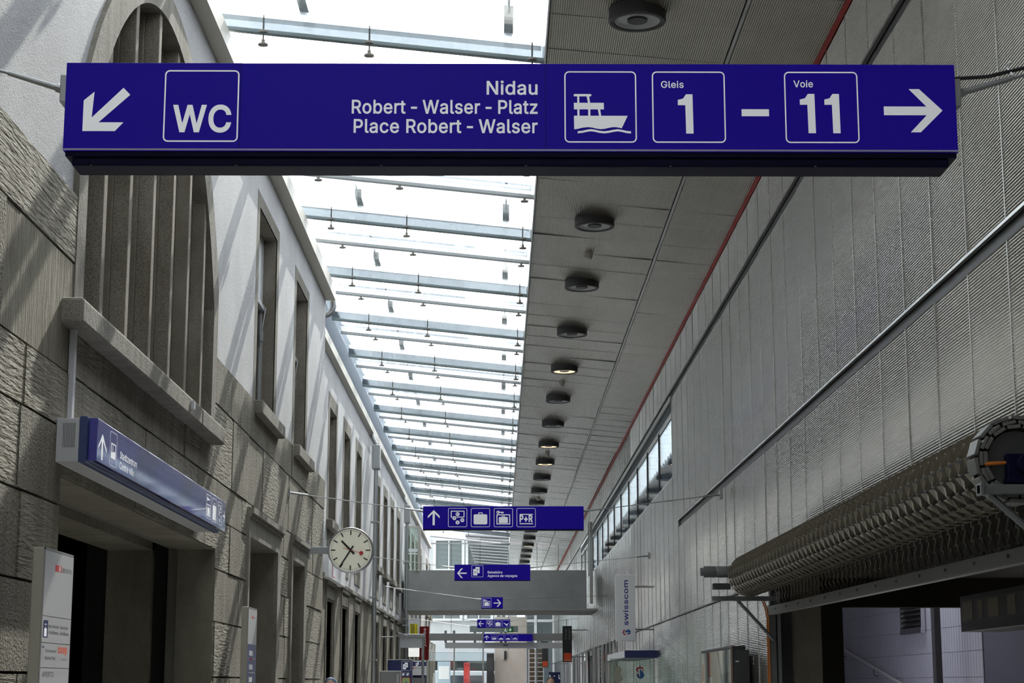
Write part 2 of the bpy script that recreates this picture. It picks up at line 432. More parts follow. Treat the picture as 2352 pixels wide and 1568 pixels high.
    @piece('pictogram')
    def money(s, u, v, z):
        s.sq(u, v, z); s.frame(u+z*.14, v+z*.14, u+z*.86, v+z*.50, z*.045)
        for a, c, ch in ((.50, .32, 'Fr'), (.33, .53, '€'), (.75, .64, '$'), (.5, .76, '£')):
            s.disc(u+z*a, v+z*c, z*.125, M_blue, 1); s.disc(u+z*a, v+z*c, z*.105, None, 2)
            s.text(ch, u+z*a, v+z*(c+.045), z*.09, 'C', None, M_blue, 3, .02)
    @piece('pictogram')
    def luggage(s, u, v, z): s.sq(u, v, z); s.case(u+z*.14, v+z*.23, z*.72, z*.63)
    @piece('pictogram')
    def locker(s, u, v, z):
        s.sq(u, v, z); s.frame(u+z*.14, v+z*.33, u+z*.86, v+z*.86, z*.05); s.case(u+z*.26, v+z*.41, z*.48, z*.38)
        s.disc(u+z*.22, v+z*.22, z*.085); s.disc(u+z*.2, v+z*.22, z*.03, M_blue, 1); s.rect(u+z*.28, v+z*.195, u+z*.52, v+z*.245); s.rect(u+z*.38, v+z*.22, u+z*.42, v+z*.29); s.rect(u+z*.46, v+z*.22, u+z*.50, v+z*.29)
    @piece('pictogram')
    def park(s, u, v, z):
        s.sq(u, v, z); s.text('P+R', u+z*.5, v+z*.72, z*.34, 'C', z*.70, None, 0, .035)
        s.rrect(u+z*.15, v+z*.31, u+z*.86, v+z*.355, z*.02); s.rrect(u+z*.15, v+z*.80, u+z*.86, v+z*.85, z*.02)
    @piece('pictogram')
    def docs(s, u, v, z):
        s.sq(u, v, z); s.poly([(u+z*.34, v+z*.14), (u+z*.69, v+z*.14), (u+z*.69, v+z*.66), (u+z*.34, v+z*.66)])
        s.rect(u+z*.11, v+z*.29, u+z*.52, v+z*.88, M_blue, 1); s.rect(u+z*.14, v+z*.31, u+z*.50, v+z*.86, None, 2)
        s.rect(u+z*.22, v+z*.54, u+z*.43, v+z*.575, M_blue, 3); s.rect(u+z*.22, v+z*.61, u+z*.43, v+z*.64, M_blue, 3)
        s.line(u+z*.45, v+z*.42, u+z*.60, v+z*.32, z*.04, M_blue, 3)
    @piece('pictogram')
    def plane_(s, u, v, z):
        s.sq(u, v, z); s.poly([(u+z*.15, v+z*.42), (u+z*.25, v+z*.40), (u+z*.55, v+z*.58), (u+z*.80, v+z*.46), (u+z*.88, v+z*.52), (u+z*.60, v+z*.74), (u+z*.48, v+z*.73)])
        s.poly([(u+z*.55, v+z*.66), (u+z*.78, v+z*.80), (u+z*.70, v+z*.85), (u+z*.45, v+z*.72)])
    @piece('pictogram')
    def car(s, u, v, z):
        s.sq(u, v, z, z*.012); s.poly([(u+z*.14, v+z*.76), (u+z*.14, v+z*.66), (u+z*.30, v+z*.64), (u+z*.40, v+z*.54), (u+z*.66, v+z*.54), (u+z*.76, v+z*.64), (u+z*.86, v+z*.67), (u+z*.86, v+z*.76)])
        s.disc(u+z*.30, v+z*.77, z*.07, None, 1); s.disc(u+z*.70, v+z*.77, z*.07, None, 1)
    @piece('pictogram')
    def bike(s, u, v, z):
        s.sq(u, v, z, z*.012)
        for a in (.28, .72):
            for k in range(16):
                p, q = 2*math.pi*k/16, 2*math.pi*(k+1)/16
                s.poly([(u+z*(a+.15*math.cos(p)), v+z*(.7+.15*math.sin(p))), (u+z*(a+.15*math.cos(q)), v+z*(.7+.15*math.sin(q))), (u+z*(a+.11*math.cos(q)), v+z*(.7+.11*math.sin(q))), (u+z*(a+.11*math.cos(p)), v+z*(.7+.11*math.sin(p)))])
        for p, q in (((.28, .7), (.42, .5)), ((.42, .5), (.62, .5)), ((.62, .5), (.5, .7)), ((.5, .7), (.42, .5)), ((.62, .45), (.72, .7))): s.line(u+z*p[0], v+z*p[1], u+z*q[0], v+z*q[1], z*.04)
    @piece('pictogram')
    def bus(s, u, v, z, zw=None):
        zw = zw or z
        s.ring(u, v, u+zw, v+z, z*.07, z*.012); s.poly([(u+zw*.16, v+z*.62), (u+zw*.84, v+z*.54), (u+zw*.84, v+z*.78), (u+zw*.16, v+z*.78)]); s.frame(u+zw*.16, v+z*.33, u+zw*.84, v+z*.64, z*.035)
        s.line(u+zw*.42, v+z*.35, u+zw*.42, v+z*.62, z*.03)
    @piece('arrow')
    def arrow(s, u, v, z, d):
        """d: 'U','L','R' ; size z box"""
        base = [(.5, 0), (1, .42), (1, .60), (.565, .22), (.565, 1), (.435, 1), (.435, .22), (0, .60), (0, .42)]
        f = {'U': lambda a, c: (a, c), 'L': lambda a, c: (c, 1-a), 'R': lambda a, c: (1-c, a)}[d]
        s.poly([(u+z*f(a, c)[0], v+z*f(a, c)[1]) for a, c in base])

# ------------------------------------------------------------------ setting: floor, left building
XL = -2.72
struct('floor', MB().box(-16, 16, -14, 130, -.3, 0), M_floor)

struct('light_block_wall', MB().box(-3.2, 3.3, -9.3, -9, 0, 9), M_conc)  # unseen end wall added to cut light on surfaces facing the camera
Y_END = 28.0
DOORS = [(11.15, 17.4, 0, 2.87), (19.6, 22.1, 0, 3.17), (23.72, 25.15, 0, 3.2)]
WINS = [(20.14, 21.77, 4.7, 6.98), (23.96, 25.36, 4.7, 6.98)]
AY, AH, AZ0, AZS, AR = 14.2, 2.9, 3.97, 5.33, 3.2    # arch: middle, half width, sill, springing, radius
def arch_top(y, inset=0.0):
    r = AR-inset; d = abs(y-AY)
    return AZS-math.sqrt(AR*AR-AH*AH)+math.sqrt(max(r*r-d*d, 0))
ZT = 4.69
wl = MB()
# stucco field
holes = [(y0, y1, z0, z1) for y0, y1, z0, z1 in WINS]
SX = XL-.035
def strip_cols():
    ys = [AY-AH+2*AH*i/40 for i in range(41)]
    return list(zip(ys[:-1], ys[1:]))
for r in rect_sub((-8, Y_END, ZT, 7.56), holes+[(AY-AH, AY+AH, ZT, 8)]): wl.box(SX-.45, SX, *r)
for y0, y1 in strip_cols():
    a, c = arch_top(y0), arch_top(y1)
    wl.prism([(SX, y0, a), (SX, y1, c), (SX, y1, 7.56), (SX, y0, 7.56)], (-.45, 0, 0))
# ashlar courses
zs = [0, .62, 1.14, 1.66, 2.18, 2.68, 3.16, 3.52, 4.24, ZT]
ho = DOORS+WINS+[(AY-AH, AY+AH, AZ0, 8)]
for r in rect_sub((-8, Y_END, 0, ZT-.002), ho): wl.box(XL-.45, XL-.022, *r, 3)
rb = random.Random(3)
for i in range(len(zs)-1):
    y = -8.0
    while y < Y_END-.01:
        y1 = min(Y_END, y+rb.uniform(.75, 1.75)); y1 = Y_END if Y_END-y1 < .4 else y1
        mi = rb.choices([0, 1, 2], [.5, .44, .06])[0]; pr = rb.uniform(-.006, .008)
        for a0, a1, b0, b1 in rect_sub((y+.006, y1-.006, zs[i]+.008, zs[i+1]-.008), ho):
            if a1-a0 > .03 and b1-b0 > .03: wl.box(XL-.03, XL+pr, a0, a1, b0, b1, {0: 1, 1: 2, 2: 4}[mi])
        y = y1
struct('wall_left', wl, [M_stucco, M_rock, M_groove, M_joint, M_groovev])

# entrance passage behind the big doorway
eb = MB()
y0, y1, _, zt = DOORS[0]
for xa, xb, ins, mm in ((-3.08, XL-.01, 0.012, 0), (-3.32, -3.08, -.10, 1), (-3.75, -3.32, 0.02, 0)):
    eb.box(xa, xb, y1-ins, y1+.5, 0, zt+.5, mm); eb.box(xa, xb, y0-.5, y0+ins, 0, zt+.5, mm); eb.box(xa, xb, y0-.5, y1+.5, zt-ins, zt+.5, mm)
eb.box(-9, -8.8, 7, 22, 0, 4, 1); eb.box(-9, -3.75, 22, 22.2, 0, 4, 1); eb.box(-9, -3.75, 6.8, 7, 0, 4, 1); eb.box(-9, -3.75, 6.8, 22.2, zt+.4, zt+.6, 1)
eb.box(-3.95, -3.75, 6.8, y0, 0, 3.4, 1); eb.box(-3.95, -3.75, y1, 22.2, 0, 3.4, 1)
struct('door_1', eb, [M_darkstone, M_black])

# the two narrower doorways
for di, (y0, y1, _, zt) in enumerate(DOORS[1:]):
    db = MB(); xi = XL-.75
    db.box(xi, XL-.005, y1-.012, y1+.3, 0, zt+.2); db.box(xi, XL-.005, y0-.3, y0+.012, 0, zt+.2); db.box(xi, XL-.005, y0-.3, y1+.3, zt-.012, zt+.3); db.box(xi-.1, xi, y0-.3, y1+.3, 0, zt+.3, 1)
    rt = structroot('door_%d' % (di+2), (XL, (y0+y1)/2, 0))
    db.build('reveal', [M_granite, M_black], rt)
    hb = MB(); e = .1 if di == 0 else .13
    hb.box(XL-.02, XL+.075, y0-e, y1+.35, zt+.235, zt+.30); hb.box(XL-.02, XL+.05, y0-e, y1+.35, zt+.2, zt+.235)
    hb.build('hood_moulding', M_granite2, rt)
    sb = MB(); sb.box(XL-.02, XL+.03, y0-e, y0+.014, 0, zt+.2); sb.box(XL-.02, XL+.03, y1-.014, y1+.3, 0, zt+.2); sb.box(XL-.02, XL+.03, y0+.014, y1-.014, zt-.014, zt+.2)
    sb.build('stone_surround', M_granite2, rt)
    fb = MB(); fb.box(xi, xi+.05, y0, y0+.08, 0, zt); fb.box(xi, xi+.05, y1-.08, y1, 0, zt); fb.box(xi, xi+.05, y0, y1, 2.3, 2.4); fb.box(xi, xi+.05, y0, y1, zt-.08, zt)
    fb.build('door_frame', M_anthr, rt); MB().box(xi+.015, xi+.03, y0+.08, y1-.08, .02, zt-.08).build('door_glass', M_darkpane, rt)
bl = thing('roller_blind', 'white roller blind box hung inside the narrow doorway next to the clock', 'blind', (XL-.3, 24.3, 2.9))
MB().box(XL-.42, XL-.36, 23.72, 25.13, 2.72, 3.18).build('blind_cloth', M_whitebk, bl); MB().tube([(XL-.39, 23.72, 2.70), (XL-.39, 25.13, 2.70)], .03, 10).build('bottom_bar', M_grey, bl, smooth=True)

# arched window: stone ring, fins, glass, sill
w1 = structroot('window_1', (XL, AY, AZ0))
rg = MB(); IN = .24
outer = [(AY-AH, AZ0)]+[(AY-AH+2*AH*i/40, arch_top(AY-AH+2*AH*i/40)) for i in range(41)]+[(AY+AH, AZ0)]
def shrink(p):
    y, z = p; k = (AH-IN)/AH
    yy = AY+(y-AY)*k
    return (yy, arch_top(y)-IN if z > AZS-.01 else z)
inner = [shrink(p) for p in outer]
XF = XL+.004
for i in range(len(outer)-1):
    a, c, d, e = outer[i], outer[i+1], inner[i+1], inner[i]
    rg.prism([(XF, *a), (XF, *c), (XF, *d), (XF, *e)], (-.5, 0, 0))
rg.build('stone_arch', M_granite2, w1)
for k, ye in enumerate((12.22, 13.06, 13.95, 14.79, 15.57, 16.40)):
    fm = MB(); zt = arch_top(ye)-IN+.06
    fm.box(XL-.14, XL-.02, ye-.105, ye, AZ0-.02, zt); fm.box(XL-.42, XL-.14, ye-.125, ye-.012, AZ0-.02, zt)
    fm.build('stone_mullion', M_granite, w1, bevel=.006)
MB().box(XL-.5, XL-.44, AY-AH, AY+AH, AZ0, 7.2).build('window_backing', M_black, w1)
gb = MB(); gb.box(XL-.43, XL-.42, AY-AH+.2, AY+AH-.2, AZ0, 7.1); gb.build('dark_pane', M_darkpane, w1)
sb = MB(); sb.box(XL-.45, XL+.13, 11.02, 15.62, 3.80, 3.965); sb.box(XL-.45, XL+.13, 15.635, 16.92, 3.80, 3.965)
sb.build('stone_sill', M_granite2, w1, bevel=.02)

def small_window(nm, x, y0, y1, z0, z1, opener=True, sillz=.15, deep=.2, sw=.29, st=None, sx=.11):
    st = st or sw
    rt = structroot(nm, (x, (y0+y1)/2, z0))
    f = MB(); X1 = x+.006
    f.box(x-.3, X1, y0-sw, y0, z0, z1+st); f.box(x-.3, X1, y1, y1+sw, z0, z1+st); f.box(x-.3, X1, y0, y1, z1, z1+st)
    f.build('stone_surround', M_granite3, rt)
    r = MB(); r.box(x-deep-.08, x-deep+.02, y1, y1+.05, z0, z1); r.box(x-deep, X1-.012, y1-.004, y1, z0, z1)
    r.box(x-deep, X1-.012, y0, y1, z1-.004, z1); r.build('reveal', M_granite, rt)
    MB().box(x-.05, x+sx, y0-sw-.04, y1+sw+.06, z0-sillz, z0).build('stone_sill', M_granite2, rt, bevel=.012)
    xb = x-deep
    MB().box(xb-.2, xb-.14, y0-.2, y1+.2, z0-.1, z1+.1).build('dark_backing', M_black, rt)
    fr = MB(); zm = z0+(z1-z0)*.62
    fr.box(xb-.04, xb, y0, y0+.06, z0, z1); fr.box(xb-.04, xb, y1-.06, y1, z0, z1); fr.box(xb-.04, xb, y0, y1, z1-.06, z1); fr.box(xb-.04, xb, y0, y1, z0, z0+.06); fr.box(xb-.05, xb+.03, y0, y1, zm-.03, zm+.03)
    fr.build('window_frame', M_grey, rt)
    g = MB(); g.box(xb-.025, xb-.015, y0+.06, y1-.06, z0+.06, zm-.03); g.build('lower_pane', M_darkpane, rt)
    g = MB(); g.box(xb-.025, xb-.015, y0+.06, y1-.06, zm+.03, z1-.06); g.build('upper_pane', M_whitebk, rt)
    if opener:
        o = MB(); yo = y1-.12; o.tube([(xb+.02, yo, z0+.12), (xb+.02, yo, zm-.25)], .007); o.tube([(xb+.02, yo, zm-.25), (xb+.05, yo+.03, zm)], .01); o.box(xb+.005, xb+.035, yo-.03, yo+.03, zm-.42, zm-.3); o.box(xb, xb+.05, yo-.05, yo+.05, z0+.06, z0+.12)
        o.build('fanlight_opener_rod', M_galv, rt)
    return rt
for i, (y0, y1, z0, z1) in enumerate(WINS): small_window('window_%d' % (i+2), SX-.004, y0, y1, z0, z1, deep=.16, sw=.22, st=.16, sx=XL-SX+.09)

# ------------------------------------------------------------------ far left wing
X2 = -3.0
w2 = MB(); W2 = []
yy = 31.35
for k in range(15):
    W2.append((yy+.25, yy+1.55))
    yy += 3.05 if k not in (2, 6, 10) else 6.1
WZ0, WZ1 = 4.40, 6.40
D2 = [(a-.05, c-.15) for a, c in W2]
hs = [(a, c, WZ0, WZ1) for a, c in W2]+[(a, c, 0, 3.02) for a, c in D2]
for r in rect_sub((Y_END, 78, 3.40, 7.25), hs): w2.box(X2-.4, X2, *r)
for r in rect_sub((Y_END, 78, 0, 3.395), hs): w2.box(X2-.4, X2+.015, *r, 2)
# ashlar course lines of the base and raised door panels
for a, c in D2:
    w2.box(X2, X2+.05, a-.25, c+.25, 3.30, 3.36, 1); w2.box(X2, X2+.035, a-.25, a-.15, 0, 3.3, 1); w2.box(X2, X2+.035, c+.15, c+.25, 0, 3.3, 1); w2.box(X2, X2+.03, a-.1, c+.1, 3.06, 3.24, 1)
w2.box(X2, X2+.06, Y_END, 78, 3.37, 3.43, 1)
w2.box(X2-.4, XL-.05, Y_END-.3, Y_END, 0, 7.3)
struct('wall_left_wing', w2, [M_stucco, M_granite2, M_rock])
for i, (a, c) in enumerate(W2[:13]):
    rt = small_window('window_%d' % (i+10), X2, a, c, WZ0, WZ1, opener=False, sw=.25)
    pn = MB(); pn.box(X2, X2+.012, a-.1, c+.1, 3.62, WZ0-.15); pn.build('apron_panel', M_granite2, rt)
    dr = structroot('door_%d' % (i+10), (X2, a, 0)); a2, c2 = D2[i]
    q = MB(); q.box(X2-.5, X2-.02, c2, c2+.1, 0, 3.1); q.box(X2-.5, X2-.02, a2, c2, 3.02, 3.1); q.box(X2-.55, X2-.5, a2-.1, c2+.1, 0, 3.1, 1); q.box(X2-.45, X2-.42, a2, a2+.06, 0, 3.02, 1)
    q.build('reveal', [M_granite2, M_black], dr); MB().box(X2-.4, X2-.39, a2, c2, 0, 3.02).build('door_glass', M_darkpane, dr)
struct('roof_left', MB().prism([(X2-.02, Y_END, 7.42), (X2-1.55, Y_END, 11.2), (X2-1.8, Y_END, 11.2), (X2-.3, Y_END, 7.42)], (0, 50, 0)), M_slate)

# eaves gutters
ev = MB()
for k in range(11): ev.box(SX-.3, XL+.115, -8+3.3*k+.006, min(-8+3.3*(k+1), Y_END+.05), 7.562, 7.76)
tag(ev.build('eaves_gutter', M_gutter), 'cream box gutter along the eaves of the near stone building', 'gutter')
ev = MB()
for k in range(15): ev.box(X2+.002, X2+.10, Y_END+.06+3.3*k+.006, Y_END+.06+3.3*(k+1), 7.255, 7.42)
tag(ev.build('eaves_gutter', M_gutter), 'cream box gutter along the eaves of the lower far wing', 'gutter')
gp = [(XL+.06, 28.12, 7.60), (XL+.075, 28.12, 7.48), (XL+.05, 28.12, 7.40), (XL-.0, 28.1, 7.35), (XL-.06, 28.08, 7.33)]
tag(MB().tube(gp, .05, 12).build('gutter_outlet', M_galv, smooth=True), 'curved grey outlet pipe at the end of the near gutter', 'pipe')
for nm, yp, lab in (('downpipe', 41.3, 'grey downpipe with square hopper between the far wing windows, nearer of two'), ('downpipe', 55.5, 'grey downpipe with square hopper beside the glass screen, farther of two')):
    r = thing(nm, lab, 'downpipe', (X2+.17, yp, 0), 'downpipes on the far wing')
    MB().box(X2+.08, X2+.26, yp-.16, yp+.16, 6.42, 6.98).build('hopper', M_galv, r, bevel=.02)
    MB().tube([(X2+.06, yp, 7.235), (X2+.10, yp, 7.12), (X2+.17, yp-.05, 7.0)], .05, 10).build('inlet_bend', M_galv, r, smooth=True)
    MB().tube([(X2+.17, yp-.07, 0), (X2+.17, yp-.07, 6.45)], .05, 10).build('pipe', M_galv, r, smooth=True)
    MB().tube([(X2+.16, yp+.1, 0), (X2+.16, yp+.1, 6.45)], .045, 10).build('pipe', M_galv, r, smooth=True)
    for z in (2.1, 3.5, 5.2): MB().box(X2+.065, X2+.24, yp-.14, yp+.16, z, z+.03).build('pipe_clip', M_galv, r)

# ------------------------------------------------------------------ glass roof
def zf(x): return 7.50+.105*(.42-x)
XG0, XG1 = -2.95, .43
def slab(mb, x0, x1, y0, y1, dz0, dz1, m=0):
    mb.add([(x0,y0,zf(x0)+dz0),(x1,y0,zf(x1)+dz0),(x1,y1,zf(x1)+dz0),(x0,y1,zf(x0)+dz0),(x0,y0,zf(x0)+dz1),(x1,y0,zf(x1)+dz1),(x1,y1,zf(x1)+dz1),(x0,y1,zf(x0)+dz1)],
           [(3,2,1,0),(4,5,6,7),(0,1,5,4),(1,2,6,5),(2,3,7,6),(3,0,4,7)], m)
FY = [20.3+3.6*k for k in range(-7, 16)]
fin0 = rail0 = pane0 = None
def clamp_mb(x, y, dz, stem):
    c = MB(); z = zf(x)
    c.lathe([(0, dz-.012), (.05, dz-.008), (.05, dz+.006), (.018, dz+.012), (.018, dz+.05), (0, dz+.05)], (x, y, z), n=14)
    if stem: c.tube([(x, y, z+dz), (x, y, z+.2)], .009, 6); c.lathe([(0, .012), (.055, .014), (.055, .03), (.02, .05), (0, .05)], (x, y, z), n=14)
    return c
seen = [y for y in FY if y > 12]
for i, y in enumerate(FY):
    nth = ORD[seen.index(y)] if y in seen else None
    lab = '%s glass fin beam of the glass roof, counted away from the large sign' % nth if nth else 'glass fin beam of the roof behind the camera position'
    rl = '%s slim steel rail of the glass roof, counted away from the large sign' % nth if nth else 'slim steel rail of the roof behind the camera position'
    pl = 'glass roof bay that ends at the %s fin beam' % nth if nth else 'glass roof bay behind the camera position'
    if fin0 is None:
        fin0 = thing('glass_fin_beam', lab, 'beam', (0, y, 0), 'glass fin beams of the roof')
        f = MB(); slab(f, XG0, XG1, y-.012, y+.012, .05, .17); f.build('glass_fin', M_blade, fin0)
        f = MB(); slab(f, XG0, XG1, y-.03, y+.03, 0, .05); f.build('edge_bar', M_edge, fin0, bevel=.012)
        f = MB(); slab(f, XG0, XG1-.03, y-.14, y+.25, .215, .22); f.build('frit_strip', M_frit, fin0)
        for x in (-2.3, -1.27, .31): clamp_mb(x, y, -.10, True).build('clamp', M_clamp, fin0, smooth=True)
        for x in (-1.9, .08):
            s_ = MB(); s_.tube([(x, y-1.75, zf(x)+.30), (x, y-.45, zf(x)+.30)], .014, 6); slab(s_, x-.045, x+.045, y-.5, y, .25, .36); s_.build('bracing_strut', M_galv, fin0)
        rail0 = thing('roof_rail', rl, 'rail', (0, y-1.8, 0), 'slim rails of the glass roof')
        f = MB(); slab(f, XG0, XG1, y-1.81, y-1.79, .12, .165); f.tube([(XG0, y-1.8, zf(XG0)+.12), (XG1, y-1.8, zf(XG1)+.12)], .015, 6); f.build('rail_bar', M_galv, rail0)
        f = MB(); slab(f, XG0, XG1-.03, y-1.808, y-1.792, .222, .29); f.build('glass_strip', M_blade, rail0)
        for a, c in ((-.18, .19), (.25, .52)): f = MB(); slab(f, XG0, XG1-.03, y-1.8+a, y-1.8+c, .215, .22); f.build('frit_strip', M_frit, rail0)
        for x in (-2.3, -1.27, .31): clamp_mb(x, y-1.8, .07, False).build('clamp', M_clamp, rail0, smooth=True)
        pane0 = thing('roof_glazing_bay', pl, 'roof glass', (0, y, 0), 'glazing bays of the roof')
        for a in (-3.6, -1.8):
            f = MB(); slab(f, XG0-.05, XG1+.02, y+a+.008, y+a+1.792, .18, .20); f.build('glass_pane', M_roofglass, pane0)
    else:
        dup(fin0, (0, y, 0), lab); dup(rail0, (0, y-1.8, 0), rl); dup(pane0, (0, y, 0), pl)

struct('trim_6', MB().box(-3.45, -2.93, Y_END+.4, 78, 8.14, 8.2), M_slate)
# ------------------------------------------------------------------ ceiling on the right
def zc(x): return 7.53-.093*(x-.44)
rc = random.Random(11)
ce = MB()
def ceil_panel(x0, x1, y0, y1, pitch):
    n = max(2, int(round((x1-x0)/pitch))); p = (x1-x0)/n; prof = []
    for i in range(n): prof += [(x0+p*(i+q_/6), .003-.003*math.cos(math.pi*q_/3)) for q_ in range(6)]
    prof.append((x1, 0)); ta, tb = rc.uniform(-.006, .006), rc.uniform(-.006, .006)
    ym, xm = (y0+y1)/2, (x0+x1)/2
    vs = []
    for y in (y0, y1):
        for x, d in prof: vs.append((x, y, zc(x)+d+ta*(x-xm)+tb*(y-ym)))
    N = len(prof); ce.add(vs, [(i, N+i, N+i+1, i+1) for i in range(N-1)])
y = 22.644-.9*34
while y < 104:
    pt = .02 if y < 45 else .04
    if y > 5: ceil_panel(.45, 2.115, y+.005, y+.895, pt); ceil_panel(2.165, 2.95, y+.005, y+.895, pt)
    else: ce.face([(.45, y, zc(.45)), (.45, y+.895, zc(.45)), (2.95, y+.895, zc(2.95)), (2.95, y, zc(2.95))])
    y += .9
ce.prism([(.44, -8, zc(.44)+.03), (3.3, -8, zc(3.3)+.03), (3.3, -8, zc(3.3)+.5), (.44, -8, zc(.44)+.5)], (0, 112, 0), 1)
ce.box(.425, .44, -8, 104, zc(.44)-.02, zc(.44)+.25, 2)
ce.prism([(2.125, -8, zc(2.125)-.012), (2.155, -8, zc(2.155)-.012), (2.155, -8, zc(2.155)+.03), (2.125, -8, zc(2.125)+.03)], (0, 112, 0), 2)
smooth_mat(struct('ceiling', ce, [M_ribc, M_blk, M_steel]), 0)
struct('trim_1', MB().box(2.925, 2.965, -8, 100, 7.262, 7.285), M_red)

def lamp(i, y, lit):
    x = 1.215; zb = 7.35; zt = zc(x)+.02
    side = 'nearest of the row, above the large sign' if i == 0 else 'half hidden above the large sign' if i == 1 else '%s of the row from the front' % ORD[i]
    r = thing('ceiling_light', 'round dark ceiling light, %s%s' % (side, ', glowing warm' if lit else ''), 'ceiling light', (x, y, zb), 'round lights in the metal ceiling')
    MB().lathe([(.2, .012), (.21, 0), (.245, 0), (.255, .012), (.255, zt-zb)], (x, y, zb), n=40).build('housing', M_anthr, r, smooth=True)
    MB().lathe([(.2, .012), (.17, .035), (.09, .03)], (x, y, zb), n=40).build('reflector_ring', M_lit if lit else M_reflector, r, smooth=True)
    MB().lathe([(.09, .03), (.088, .012), (0, .010)], (x, y, zb), n=32).build('centre_disc', M_anthr if not lit else M_reflector, r, smooth=True)
    bt = MB()
    for k in range(8):
        a = k*math.pi/4; bt.lathe([(0, -.003), (.006, -.003), (.006, .003)], (x+.228*math.cos(a), y+.228*math.sin(a), zb), n=6)
    if i < 5: bt.build('screw', M_blk, r)
for i in range(22):
    lamp(i, 15.2+3.66*i, i in (5, 8, 9, 17))
for i, y in enumerate((24.4, 35.3, 46.5, 57.9, 69.2)):
    r = thing('smoke_detector', 'cream smoke detector on the metal ceiling, %s from the front' % ORD[i], 'smoke detector', (1.23, y, zc(1.23)), 'smoke detectors')
    z = zc(1.23)
    MB().lathe([(.06, .01), (.06, -.04), (.055, -.045)], (1.23, y, z), n=20).build('detector_base', M_gutter, r, smooth=True)
    MB().lathe([(.048, -.045), (.05, -.065), (.035, -.085), (0, -.088)], (1.23, y, z), n=20).build('detector_head', M_gutter, r, smooth=True)

# ------------------------------------------------------------------ right wall of ribbed aluminium
XR = 2.97
wr = MB()
def wall_panel(y0, y1, z0, z1, pitch, x=XR):
    wr.box(x-.001, x+.02, y0-.010, y0+.002, z0, z1, 2)
    n = max(2, int(round((z1-z0)/pitch))); p = (z1-z0)/n; prof = []
    for i in range(n): prof += [(z0+p*(i+q_/6), .003-.003*math.cos(math.pi*q_/3)) for q_ in range(6)]
    prof.append((z1, 0)); ta, tb = rc.gauss(0, .0045), rc.gauss(0, .005); ym, zm = (y0+y1)/2, (z0+z1)/2
    vs = []
    for y in (y0, y1):
        for z, d in prof: vs.append((x+d+ta*(y-ym)+tb*(z-zm)*.5, y, z))
    N = len(prof); wr.add(vs, [(i, i+1, N+i+1, N+i) for i in range(N-1)])
y = .38-.9*10
GY0, GY1 = 30.98, 66.0
while y < 100:
    a, c = y+.004, y+.896; pt = .02 if y < 40 else .04
    if y > 5:
        wall_panel(a, c, 6.59, 7.27, pt, XR+.0)
        if y < 30.0:
            wall_panel(a, c, 4.28, 6.45, pt); wall_panel(a, c, 2.72, 4.15, pt)
        elif y < GY0-.1 or y >= GY1:
            wall_panel(a, c, 2.72, 6.45, pt)
        else: wall_panel(a, c, 2.72, 5.06, pt)
        if 20.1 < y < 46: wall_panel(a, c, .02, 2.685, pt, XR+.012)
    else:
        wr.face([(XR, a, 2.72), (XR, a, 7.27), (XR, c, 7.27), (XR, c, 2.72)])
    y += .9
# dark backing with the holes for glazing, roller door passage and shops
for r in rect_sub((-8, 100, 0, 7.6), [(GY0, GY1, 5.07, 6.45), (5.0, 20.15, 0, 2.75), (46, 76, 0, 2.69)]): wr.box(XR+.03, XR+.25, *r, 1)
smooth_mat(struct('wall_right', wr, [M_rib, M_blk, M_seam]), 0)
tr = MB(); tr.box(XR-.008, XR+.02, -8, 30.08, 4.258, 4.278); tr.build('trim_2', M_steel)['kind'] = 'structure'
tr = MB(); tr.box(XR-.012, XR+.02, -8, 100, 6.575, 6.60); tr.build('trim_3', M_steel)['kind'] = 'structure'
tr = MB(); tr.box(XR-.006, XR+.02, 20.2, 100, 2.70, 2.715); tr.build('trim_4', M_steel)['kind'] = 'structure'
# glazed band
wg = structroot('window_4', (XR, GY0, 5.07))
g = MB(); g.box(XR+.02, XR+.032, GY0, GY1, 5.08, 6.45); g.build('glass_band', M_pane, wg)
g = MB(); g.box(XR-.02, XR+.05, GY0-.02, GY1, 6.40, 6.5); g.box(XR, XR+.05, GY0, GY1, 6.18, 6.22); g.box(XR, XR+.05, GY0, GY1, 5.06, 5.09); g.box(XR, XR+.05, GY0-.03, GY0, 5.06, 6.45)
g.build('glazing_frame', M_steel, wg); g = MB()
for k in range(12): g.box(XR+.005, XR+.045, GY0+2.7*(k+1)-.004, GY0+2.7*(k+1)+.004, 5.08, 6.2)
g.build('glazing_joint', M_anthr, wg)
g = MB(); g.box(XR+.02, XR+.06, GY0, GY1, 6.22, 6.4); g.build('dark_transom_panel', M_midgrey, wg)
g = MB(); g.box(XR+1.2, XR+1.3, GY0-1, GY1, 4.8, 6.7); g.box(XR+.2, XR+1.3, GY0-1, GY0-.9, 4.8, 6.7); g.box(XR+.2, XR+1.3, GY0-1, GY1, 4.8, 4.9)
g.build('reflection_shell', mat('reflection blue room', (.5, .58, .68), .8), wg)  # pale blue imitates the hall mirrored in the glass band
g = MB()
for k in range(120): g.box(XR+.8+.06*(k % 2), XR+.82+.06*(k % 2), GY0+.29*k, GY0+.29*k+.2, 4.9, 6.6)
g.build('reflection_stripes', mat('pale reflection stripe', (.55, .6, .66), .8), wg)  # upright slats imitate the far wing's stripes reflected in the glass

